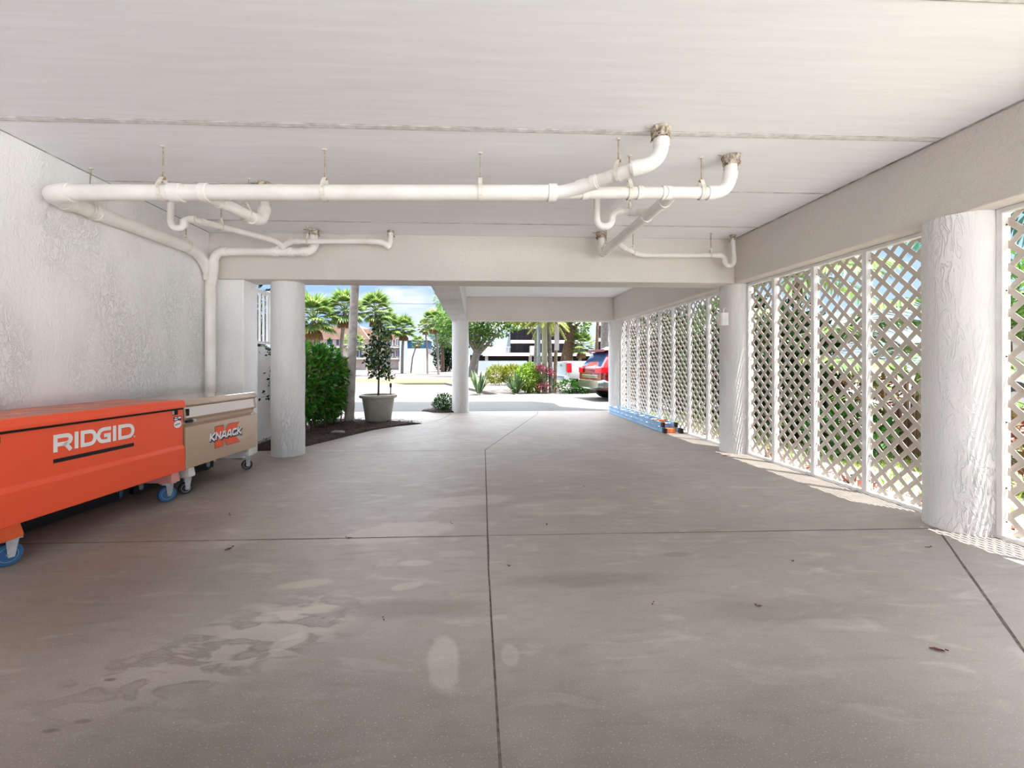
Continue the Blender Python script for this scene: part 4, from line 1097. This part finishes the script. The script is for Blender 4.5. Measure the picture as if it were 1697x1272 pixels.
# ------------------------------------------------------------------ vehicles (local x = forward, y = to its left side, rear at x=0)
def loft(m, st, mi=0):
    """st: list of (x, [(halfwidth,z)...]) bottom to top; mirrored and capped"""
    rings = []
    for x, pr in st:
        rings.append([V((x, -w, z)) for w, z in pr]+[V((x, w, z)) for w, z in reversed(pr)])
    n = len(rings[0]); vs = [p for r in rings for p in r]; fs = []
    for i in range(len(rings)-1):
        for k in range(n): fs.append((i*n+k, i*n+(k+1)%n, (i+1)*n+(k+1)%n, (i+1)*n+k))
    fs.append(tuple(range(n))); fs.append(tuple((len(rings)-1)*n+k for k in reversed(range(n))))
    m.add(vs, fs, mi)
def wheels(t, xs, hw, r, w=.23):
    for x in xs:
        for s in (-1, 1):
            m = MB(); y0, y1 = s*(hw-w), s*hw
            m.tube([(x,y0,r),(x,y0+(y1-y0)*.1,r),(x,y0+(y1-y0)*.9,r),(x,y1,r)], [r*.93,r,r,r*.93], 28); wh = m.build('wheel', M['tyre'], t, True)
            m = MB(); m.tube([(x,y1-s*.02,r),(x,y1+s*.006,r)], [r*.62,r*.58], 24); m.build('rim', M['chrome'], wh, True)
def suv(label, loc, rz, paint, grp=None):
    t = thing('suv', label, 'car', loc, rz, grp)
    def P(w, zb, zbelt, zt, wt, ws): return [(w*.80,zb),(w*.95,zb+.04),(w,zb+.22),(w,(zb+zbelt)/2+.1),(w*.985,zbelt),(wt,zt-.07),(ws,zt),(ws*.5,zt+.015)]
    m = MB()
    loft(m, [(-.02,P(.88,.44,.98,1.00,.84,.80)), (.05,P(.93,.36,1.03,1.12,.86,.80)), (.20,P(.95,.33,1.05,1.34,.80,.72)), (.42,P(.96,.30,1.06,1.62,.74,.66)), (.62,P(.96,.28,1.06,1.68,.74,.66)), (1.4,P(.97,.26,1.05,1.72,.74,.66)),
             (2.5,P(.97,.26,1.03,1.70,.73,.65)), (3.0,P(.97,.26,1.02,1.56,.74,.66)), (3.55,P(.97,.27,1.01,1.10,.84,.76)), (4.3,P(.95,.28,.96,1.02,.80,.70)), (4.65,P(.90,.32,.80,.86,.76,.66)), (4.75,P(.82,.40,.66,.70,.70,.6))])
    m.build('body', M[paint], t, True)
    m = MB()   # rear window follows the slope of the hatch
    q = [V((.065,-.74,1.10)), V((.065,.74,1.10)), V((.375,.62,1.565)), V((.375,-.62,1.565))]; nn = V((-.84,0,.55))*.03
    m.add([p+nn for p in q]+[p-nn*.2 for p in q], [(0,1,2,3),(4,5,1,0),(5,6,2,1),(6,7,3,2),(7,4,0,3)]); m.build('rear_window', M['glass_dark'], t)
    m = MB()
    for s in (-1,1):
        for (x0,x1,x2,x3) in ((.62,1.42,1.42,.72),(1.50,2.30,2.30,1.50),(2.38,3.28,2.92,2.38)):
            m.extrude([(0,0),(1,0),(1,1),(0,1)], (0,0,0),(0,0,0),(0,0,0),(0,0,0)) if False else None
            a = [V((x0,s*.958,1.08)),V((x1,s*.958,1.08)),V((x2,s*.765,1.585)),V((x3,s*.765,1.585))]; k = V((0,s*.022,.008))
            m.add([p+k for p in a]+[p-k for p in a], [(0,1,2,3),(4,5,1,0),(5,6,2,1),(6,7,3,2),(7,4,0,3)])
    m.build('side_windows', M['glass_dark'], t)
    for s in (-1,1):
        m = MB(); m.add([(-.055,s*.50,.92),(-.055,s*.50,1.06),(-.03,s*.92,1.08),(-.03,s*.92,.90),(.05,s*.985,.92),(.34,s*.985,1.02),(.34,s*.985,1.08),(.05,s*.985,1.09),(.1,s*.5,.92),(.1,s*.5,1.06)],
            [(0,1,2,3),(3,2,7,4),(4,7,6,5),(1,9,7,2),(0,3,4,8)]); m.build('taillight', M['taillight'], t)
    m = MB(); loft(m, [(-.10,[(.70,.42),(.82,.46),(.84,.60),(.80,.66)]), (.02,[(.80,.38),(.965,.44),(.975,.62),(.93,.70)]), (.45,[(.80,.38),(.972,.46),(.978,.58),(.94,.62)])]); m.build('rear_bumper', M['chrome'], t, True)
    m = MB(); m.box(-.035,.02,-.62,.62,.74,.84); m.build('tailgate_trim', M['chrome'], t, bevel=.01)
    m = MB(); loft(m, [(.20,[(.66,1.60),(.68,1.64),(.6,1.68)]), (.62,[(.66,1.66),(.68,1.69),(.6,1.715)])]); m.build('spoiler', M[paint], t)
    for s in (-1,1):
        m = MB(); m.tube([(.8,s*.66,1.70),(.9,s*.66,1.77),(2.4,s*.66,1.76),(2.5,s*.66,1.70)], .018, 6); m.build('roof_rail', M['chrome'], t, True)
        m = MB()
        for x in (.98,3.75): m.tube([(x,s*.80,.40),(x,s*.984,.40)], .41, 24)
        m.build('wheel_arch', M['far_void'], t)
    wheels(t, (.98,3.75), .99, .36)
    return t
def pickup(label, loc, rz):
    t = thing('pickup_truck', label, 'truck', loc, rz)
    def B(w, zb, zt): return [(w*.85,zb),(w*.97,zb+.05),(w,zb+.25),(w,zt-.12),(w*.985,zt-.02),(w*.95,zt)]
    m = MB()
    loft(m, [(0,B(.97,.58,1.30)), (.04,B(.99,.55,1.31)), (1.0,B(1.0,.52,1.31)), (1.95,B(1.0,.5,1.30))]); m.build('cargo_bed', M['carwhite'], t, True)
    m = MB()
    def K(w, zb, zbelt, zt, wt): return [(w*.85,zb),(w*.97,zb+.05),(w,zb+.25),(w,zbelt),(wt,zt-.06),(wt*.9,zt)]
    loft(m, [(2.0,K(1.0,.5,1.22,1.86,.82)), (2.15,K(1.0,.5,1.22,1.92,.82)), (3.6,K(1.0,.5,1.22,1.93,.82)), (4.25,K(1.0,.5,1.22,1.40,.9)), (4.4,K(1.0,.5,1.2,1.28,.92)), (5.5,K(.97,.5,1.1,1.18,.88)), (5.75,K(.9,.55,.9,1.0,.8))]); m.build('cab', M['carwhite'], t, True)
    m = MB(); m.box(-.015,.01,-.78,.78,.66,1.28); tg = m.build('tailgate', M['far_grey'], t, bevel=.01); tg['label'] = 'tailgate with bluish shade put into its colour'  # shade on the white tailgate put into a grey-blue colour
    m = MB(); m.box(-.035,-.014,-.16,.16,1.10,1.18); m.build('tailgate_handle', M['chrome'], tg, bevel=.004)
    for s in (-1,1):
        m = MB(); m.box(-.035,.16,s*.80 if s > 0 else -1.012,1.012 if s > 0 else -.80,.84,1.24); m.build('taillight', M['taillight'], t, bevel=.03)
        m = MB(); a = [V((2.3,s*.985,1.26)),V((3.95,s*.985,1.26)),V((3.5,s*.85,1.82)),V((2.4,s*.85,1.82))]; k = V((0,s*.02,.01)); m.add([p+k for p in a]+[p-k for p in a], [(0,1,2,3),(4,5,1,0),(5,6,2,1),(6,7,3,2),(7,4,0,3)]); m.build('side_window', M['glass_dark'], t)
        m = MB()
        for x in (1.15,4.75): m.tube([(x,s*.82,.48),(x,s*1.006,.48)], .47, 24)
        m.build('wheel_arch', M['far_void'], t)
    m = MB(); m.box(1.985,1.999,-.7,.7,1.34,1.80); m.build('rear_window', M['glass_dark'], t)
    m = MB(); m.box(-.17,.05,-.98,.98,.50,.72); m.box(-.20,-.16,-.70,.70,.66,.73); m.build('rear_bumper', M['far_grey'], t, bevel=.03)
    wheels(t, (1.15,4.75), 1.01, .41, .26)
    return t
suv('shiny red family car parked with its rear toward the drive', (3.83,14.75,-.006), R(9), 'carred')
pickup('white pickup truck with a red tail lamp parked behind the red car', (3.68,18.95,-.004), R(4))

# ------------------------------------------------------------------ trees across the street
random.seed(31)
G0 = -.03
fan_palm('fan palm whose crown shows just above the hedge top', (-14.6,40,G0), 5.2, 2.3, .16, (.3,0), 34, 12)
fan_palm('tall fan palm with its crown split by the slim grey trunk', (-12.6,42,G0), 6.2, 2.0, .17, (.4,0), 34, 14)
fan_palm('tallest fan palm, its crown directly above the potted tree', (-10.1,45,G0), 6.5, 1.9, .17, (.1,0), 34, 16)
fan_palm('fan palm of a touching pair, the one nearer the potted tree', (-10.6,55,G0), 5.7, 1.9, .17, (-.2,0), 32, 14)
fan_palm('fan palm of a touching pair, the one over the grey end wall', (-9.2,56,G0), 5.6, 1.8, .17, (.2,0), 32, 12)
fan_palm('small leaning fan palm in front of the blue panel', (-8.7,60,G0), 4.1, 1.0, .10, (.9,0), 22, 4)
fan_palm('slender fan palm with white trunk before the dark thicket', (-5.9,55,G0), 5.7, 1.1, .12, (-.3,0), 24, 8)
fan_palm('curved slim fan palm next to the slim white column', (-4.15,50,G0), 5.9, 1.6, .13, (-.5,0), 28, 8)
fan_palm('low young fan palm between hedge and pale building', (-13.1,48,G0), 3.3, 1.3, .12, (.1,0), 22, 4)
def tree(name, label, loc, h, rt, blobs, n, L, W, mt, lean=(0,0), tm='trunk_brown', grp=None, branches=6):
    t = thing(name, label, 'tree', loc, 0, grp)
    m = MB(); trunk(m, [(0,0,-.1),(lean[0]*.4,lean[1]*.4,h*.5),(lean[0],lean[1],h)], rt*1.2, rt*.7)
    for k in range(branches):
        b_ = blobs[k % len(blobs)]; e = V((b_[0],b_[1],b_[2])); s_ = V((lean[0],lean[1],h))*random.uniform(.7,1)
        m.tube(bez(s_, (s_+e)/2+V((0,0,.3)), e+rnd_dir()*b_[3]*.3, 5), [rt*.5,rt*.42,rt*.34,rt*.26,rt*.18,rt*.1], 7)
    m.build('trunk', M[tm], t, True)
    m = MB(); m.flat = True; foliage(m, blobs, n, L, W, .3, .35); m.build('foliage', M[mt], t); return t
tree('feathery_tree', 'tall feathery light green tree beside the slim white column', (-4.9,66,G0), 6, .25, [(0,0,6.2,2.3,2,2.4),(.4,0,8.6,1.6,1.6,2.0),(-.3,0,10.6,1.0,1,1.6),(1.0,0,5,1.8,1.6,1.4)], 4200, .42, .12, 'feather')
tree('thicket_tree', 'dark bushy tree behind the slender white trunks', (-4.8,70,G0), 2.5, .2, [(-.3,0,3.0,1.8,1.5,1.8),(.9,0,2.2,1.5,1.4,1.8),(-.2,0,1.2,1.6,1.3,1.2)], 2600, .4, .2, 'shrub_dark')
tree('shade_tree', 'broad spreading green shade tree with a thick grey trunk', (-.35,42,G0), 2.6, .42, [(0,0,5.2,2.4,2.2,1.7),(2.2,-.3,4.9,2.0,1.8,1.2),(-1.6,0,5.2,2.0,1.8,1.6),(4.2,-.4,5.4,1.9,1.6,1.0),(.6,.2,3.6,1.5,1.5,1.0),(1.0,-.5,6.6,2.6,2,1.2)], 5200, .34, .17, 'oak', (.5,0), 'trunk', branches=9)
tree('yellow_tree', 'yellowing foliage hanging below the far beam by the pale poles', (5.1,38,G0), 3.9, .16, [(-.9,0,5.3,1.4,1.2,.8),(.6,0,5.2,1.2,1.2,.8)], 1500, .4, .12, 'shrub_yellow', (.1,0), 'trunk')
tree('fig_tree', 'thick trunked tree standing behind the timber post', (7.6,38,G0), 4.2, .50, [(0,0,6.2,2.0,2,1.2),(1.2,0,4.6,1.0,1,.9),(-1.0,0,4.9,1,1,.8)], 2200, .35, .16, 'oak', (.7,0), 'trunk_brown')
fan_palm('small fan palm with loose green fronds above the white pickup', (8.9,38,G0), 2.8, 1.3, .14, (.2,0), 26, 5)
post('slim_trunk', 'very slim forked brownish trunk above the white pickup', 'tree', 8.7,32,6.5,.11,'trunk_brown',(.25,0))
feather_palm('stout pale ringed palm trunk rising behind the red car roof', (8.15,28,G0), 6.8, 2.4, .24, (.1,0), 14, None)
post('slim_trunk', 'slim brown trunk just past the stout pale ringed palm', 'tree', 8.75,28.5,6.5,.13,'trunk_brown',(.1,0))
# power line
t = thing('power_line', 'overhead power line crossing the sky above the palms', 'cable', (-24,40,6.72))
m = MB(); m.tube([(40*k/20-2,0,.0-.16*math.sin(math.pi*k/20)) for k in range(21)], .022, 5); m.build('cable', M['rubber'], t)

# ------------------------------------------------------------------ buildings far behind
def wins(t, rects, y, mname='far_glass', depth=.12, fname='far_white'):
    for (x0,x1,z0,z1) in rects:
        m = MB(); w = .10
        m.box(x0,x1,y-.06,y+depth,z0,z0+w); m.box(x0,x1,y-.06,y+depth,z1-w,z1); m.box(x0,x0+w,y-.06,y+depth,z0,z1); m.box(x1-w,x1,y-.06,y+depth,z0,z1); m.box((x0+x1)/2-w/2,(x0+x1)/2+w/2,y-.04,y+depth,z0,z1)
        f = m.build('window', M[fname], t)
        m = MB(); m.box(x0+w,x1-w,y-.02,y+.02,z0+w,z1-w); m.build('pane', M[mname], f)
# apartment block on the left: stepped pale blocks with tan roofs
D = 90.0; k_ = D/737
def X_(px): return (px-788.5)*k_
def Z_(py): return 1.2+(602.5-py)*k_
t = thing('apartment_building', 'pale stepped apartment block with tan roofs and blue panel behind the palms', 'building', (0,D,0))
m = MB(); m.box(X_(480),X_(612),0,10,0,Z_(560)); m.box(X_(606),X_(672),.6,10,0,Z_(563)); m.build('wall', M['far_pink'], t)
m = MB(); m.extrude([(X_(474),Z_(563)),(X_(616),Z_(563)),(X_(600),Z_(541)),(X_(500),Z_(541))], (0,-.8,0), (1,0,0), (0,0,1), (0,9,0)); m.build('roof', M['far_roof'], t)
m = MB(); m.extrude([(X_(600),Z_(564)),(X_(682),Z_(564)),(X_(662),Z_(548)),(X_(604),Z_(545))], (0,.1,0), (1,0,0), (0,0,1), (0,8,0)); m.build('roof', M['far_roof'], t)
m = MB(); m.box(X_(664),X_(676),-.6,9,0,Z_(558)); m.build('end_wall', M['far_grey'], t)
m = MB(); m.box(X_(675),X_(709),.4,9,Z_(577),Z_(563)); m.build('blue_panel', M['far_blue'], t)
m = MB(); m.box(X_(675),X_(709),.3,9,0,Z_(577)); m.build('side_wall', M['far_white'], t)
m = MB(); m.extrude([(X_(672),Z_(564)),(X_(713),Z_(564)),(X_(700),Z_(553)),(X_(678),Z_(557))], (0,.0,0), (1,0,0), (0,0,1), (0,8,0)); m.build('roof', M['far_grey'], t)
rects = []
for x0, x1 in ((505,516),(524,536),(545,556),(560,572),(593,603),(644,652),(657,664)):
    for y0, y1 in ((573,561),(592,580)): rects.append((X_(x0),X_(x1),Z_(y0),Z_(y1)))
wins(t, rects, 0); wins(t, [(X_(694),X_(703),Z_(569),Z_(563.5))], .4)
m = MB()
for y in (575.5,594): m.box(X_(480),X_(612),-.9,0,Z_(y)-.12,Z_(y)+.12); m.box(X_(616),X_(666),-.4,.6,Z_(y)-.12,Z_(y)+.12)
m.build('balcony_slab', M['far_white'], t)
m = MB(); m.box(X_(500),X_(600),-.05,.3,.3,Z_(597)); m.box(X_(640),X_(664),.5,.9,.3,Z_(598)); m.build('parking_opening', M['far_pink'], t)
struct_wall = MB(); struct_wall.box(X_(676),X_(722),-10,-9.7,0,1.6); o = struct_wall.build('yard_wall', M['far_white']); o.location = (0,D,0); tag(o, 'long low white yard wall in front of the blue panelled building', 'wall', kind='thing')
# modern block behind the vehicles
D = 88.0; k_ = D/737
t = thing('apartment_building', 'modern white apartment block with dark screened balconies behind the parked vehicles', 'building', (0,D,0))
m = MB(); m.box(X_(740),X_(1130),1.2,12,Z_(588),Z_(518)); m.build('wall', M['far_white'], t)
m = MB(); m.box(X_(776),X_(846),.2,2,Z_(588),Z_(545)); m.build('grey_bay', M['far_grey'], t)
m = MB(); m.box(X_(962),X_(990),.2,2,Z_(588),Z_(535)); m.build('grey_bay', M['far_grey'], t)
for (x0,x1,y0,y1) in ((846,960,563,544),(846,960,585,568.5),(990,1060,559,538),(990,1060,585,566),(776,800,583,573)):
    m = MB(); m.box(X_(x0),X_(x1),.9,1.19,Z_(y0),Z_(y1)); f = m.build('balcony_screen', M['far_dark'], t)
    m = MB()
    q = x0+8
    while q < x1: m.box(X_(q)-.06,X_(q)+.06,.82,.9,Z_(y0),Z_(y1)); q += 8
    m.box(X_(x0),X_(x1),.82,.9,Z_(y0-(y0-y1)*.45)-.05,Z_(y0-(y0-y1)*.45)+.05); m.build('mullion', M['black'], f)
m = MB()
for x0,x1,y in ((846,962,566),(990,1062,562.5),(800,1062,587),(846,962,541.5)): m.box(X_(x0),X_(x1),-.8,1.2,Z_(y)-.32,Z_(y)+.32)
m.build('balcony_slab', M['far_white'], t)
m = MB(); m.box(X_(878),X_(895),-.9,.9,Z_(588),Z_(573)); m.build('white_panel', M['far_white'], t)
m = MB(); m.box(X_(770),X_(1130),2.5,9,0,Z_(589)); m.build('parking_level', M['far_void'], t)
for px in (776,806,879,948,1010):
    m = MB(); m.box(X_(px)-.25,X_(px)+.35,.2,.8,0,Z_(588)); m.build('pillar', M['far_white'], t)
m = MB()
for q in range(800,846,6): m.box(X_(q)-.04,X_(q)+.04,-.75,-.7,Z_(586),Z_(575))
m.box(X_(800),X_(846),-.76,-.69,Z_(575.5),Z_(574.5)); m.build('balcony_rail', M['far_white'], t)
b = MB(); b.box(X_(782),X_(862),-12,-11.7,0,Z_(598)*.98); b.box(X_(862),X_(960),-12,-11.7,0,Z_(600)); o = b.build('yard_wall', M['far_grey']); o.location = (0,D,0); tag(o, 'low grey yard wall in front of the modern white block', 'wall', kind='thing')

# ------------------------------------------------------------------ garden beyond the lattice
random.seed(77)
m = MB(); m.flat = True
def tuft(x, y, h):
    for _ in range(3):
        a = random.uniform(0,6.28); m.leaf(V((x+random.uniform(-.03,.03),y+random.uniform(-.03,.03),-.03)), V((math.cos(a)*.4,math.sin(a)*.4,1)), V((math.sin(a),math.cos(a),.2)), h*random.uniform(.6,1.2), .012, droop=.3)
for _ in range(5200): tuft(random.uniform(3.98,7.2), random.uniform(.6,10.9), .10)
for _ in range(900): tuft(random.uniform(7.2,13), random.uniform(-2,10.9), .14)
o = m.build('grass', M['grass']); tag(o, 'sunlit green lawn grass outside the lattice screens', 'grass', kind='stuff')
m = MB(); m.flat = True
for _ in range(900):
    x, y = 3.88+abs(random.gauss(0,.16)), random.uniform(.8,10.8); a = random.uniform(0,6.28)
    m.leaf(V((x,y,-.015)), V((math.cos(a),math.sin(a),random.uniform(-.1,.4))), V((random.uniform(-.5,.5),random.uniform(-.5,.5),1)), random.uniform(.04,.10), .03)
o = m.build('fallen_leaves', M['dryleaf']); tag(o, 'scattered fallen brown leaves along the outside foot of the lattice', 'leaves', kind='stuff')
def areca(label, loc, n, L, h, mt='palmleaf', grp=None):
    t = thing('clump_palm', label, 'palm plant', loc, 0, grp)
    m = MB(); st = MB(); m.flat = True
    for k in range(n):
        a = k*2.4; r = .25*random.random(); p0 = V((math.cos(a)*r, math.sin(a)*r, -.03)); hh = h*random.uniform(.55,1.1); p1 = p0*1.5+V((0,0,hh))
        st.tube([p0, p1], [.035,.02], 7); d = V((math.cos(a)*.8, math.sin(a)*.8, random.uniform(.5,1.3)))
        feather_frond(m, p1, d, L*random.uniform(.8,1.15), 20, 1.0, .035, .32)
    m.build('fronds', M[mt], t); st.build('stems', M['trunk_brown'], t, True); return t
areca('arching palm clump outside the second screen past the thick column', (5.6,5.5,0), 12, 1.5, 1.1)
areca('taller palm clump with brown stems outside the second and third screens', (5.7,7.2,0), 14, 1.8, 1.6)
areca('palm clump outside the screen cut by the picture edge', (7.6,3.9,0), 9, 1.3, .5, 'teal')
feather_palm('coconut style palm high outside the lattice, fronds against the sky', (7.6,6.6,-.03), 3.6, 2.3, .13, (-.3,-.2), 16, None, 'trunk_brown', 1, 'teal')
feather_palm('thin trunked palm farther along the lattice garden', (7.2,9.6,-.03), 3.2, 2.0, .11, (.1,.2), 15, None, 'trunk_brown', 1, 'palmleaf')
def big(label, loc, blobs, n, mt):
    shrub('garden_shrub', label, 'shrub', loc, blobs, n, .14, .075, mt, 7, None, .3, .4)
big('dark leaved shrub outside the narrow screen by the box column', (4.85,6.55,-.03), [(0,0,.9,.5,.6,.85),(.2,.3,1.6,.45,.5,.65)], 1900, 'shrub_dark')
big('tall dark shrub outside the first screens of the far bay', (4.95,7.9,-.03), [(0,0,1.0,.55,.7,.95),(.1,.2,1.9,.5,.65,.65)], 2300, 'shrub_dark')
big('mixed green shrub outside the screens over the ladder feet', (4.95,9.3,-.03), [(0,0,.95,.55,.75,.9),(.1,-.2,1.9,.5,.7,.65)], 2300, 'shrub_green')
big('dense dark shrub outside the last screens of the far bay', (5.0,10.7,-.03), [(0,0,1.0,.55,.7,.95),(0,.1,1.9,.5,.65,.7)], 2300, 'shrub_dark')
big('dark bushy shrub between the lattice garden and the parked red car', (4.78,12.1,-.03), [(0,0,1.0,.6,.7,.95),(.1,.1,1.9,.55,.6,.7)], 2300, 'shrub_dark')
big('green shrub beside the flank of the parked red car', (5.9,13.0,-.03), [(0,0,1.0,.7,.6,.95),(.1,0,1.8,.6,.55,.7)], 2300, 'shrub_green')
shrub('croton', 'reddish leaved croton low outside the screen by the sunny patch', 'shrub', (5.0,4.15,-.03), [(0,0,.50,.35,.35,.32)], 420, .15, .05, 'croton', 5)
shrub('croton', 'second reddish croton outside, by the palm clump', 'shrub', (5.5,6.1,-.03), [(0,0,.7,.4,.4,.4)], 420, .16, .05, 'croton', 5)
strappy('bushy blue green grassy clump on the lawn seen past the thick column', (5.3,3.75,-.03), 60, .9, .035, 'teal', 'plant', 'grassy_clump', None, .9)
shrub('garden_shrub', 'bright green low shrub on the lawn outside the second screen', 'shrub', (4.75,5.5,-.03), [(0,0,.36,.40,.5,.34)], 900, .11, .05, 'shrub_green', 4)
# beyond the lawn
flat('side_street', [(13.5,-8),(19,-8),(19,9.0),(13.5,9.0)], -.026, M['street'], .06)
s2 = suv('white car parked beyond the lawn, seen through the screen at the picture edge', (13.2,6.2,-.03), R(80), 'carwhite')
b = MB(); b.box(20,26,3,16,0,2.6); t = thing('neighbour_house', 'neighbouring house with dark banded wall beyond the lawn', 'building', (0,0,0)); b.build('wall', M['far_white'], t)
m = MB(); m.box(19.9,20.02,4,15,1.75,2.45); m.build('dark_band', M['far_dark'], t)
m = MB(); m.extrude([(2.6,2.6),(16.4,2.6),(13.5,3.6),(5.5,3.6)], (19.4,0,0), (0,1,0), (0,0,1), (7.2,0,0)); m.build('roof', M['far_roof'], t)
tree('shade_tree', 'leafy tree over the neighbouring house beyond the lawn', (17.6,14.0,-.03), 2.2, .16, [(0,0,3.6,1.7,1.7,1.1),(.5,.8,2.8,1.3,1.3,.9)], 1700, .3, .13, 'oak')
tree('shade_tree', 'leafy tree beside the parked white car beyond the lawn', (16.5,2.0,-.03), 2.0, .14, [(0,0,3.2,1.4,1.4,1.0)], 1200, .3, .13, 'feather')
# tall greenery behind the landing on the other side
tree('garden_tree', 'dark green tree seen between the pickets above the landing wall', (-6.7,14.0,0), 2.2, .12, [(0,0,2.7,.8,1.0,.9),(.3,-.6,1.8,.7,.8,.9)], 1700, .16, .08, 'shrub_dark')
b = MB(); b.box(-9.5,-7.6,5,16.6,0,2.8); o = b.build('neighbour_wall', M['far_dark']); tag(o, 'wall behind the picket railing with shade put into its dark colour', 'wall', kind='thing')  # structure beyond the rail, its shade put into the dark colour
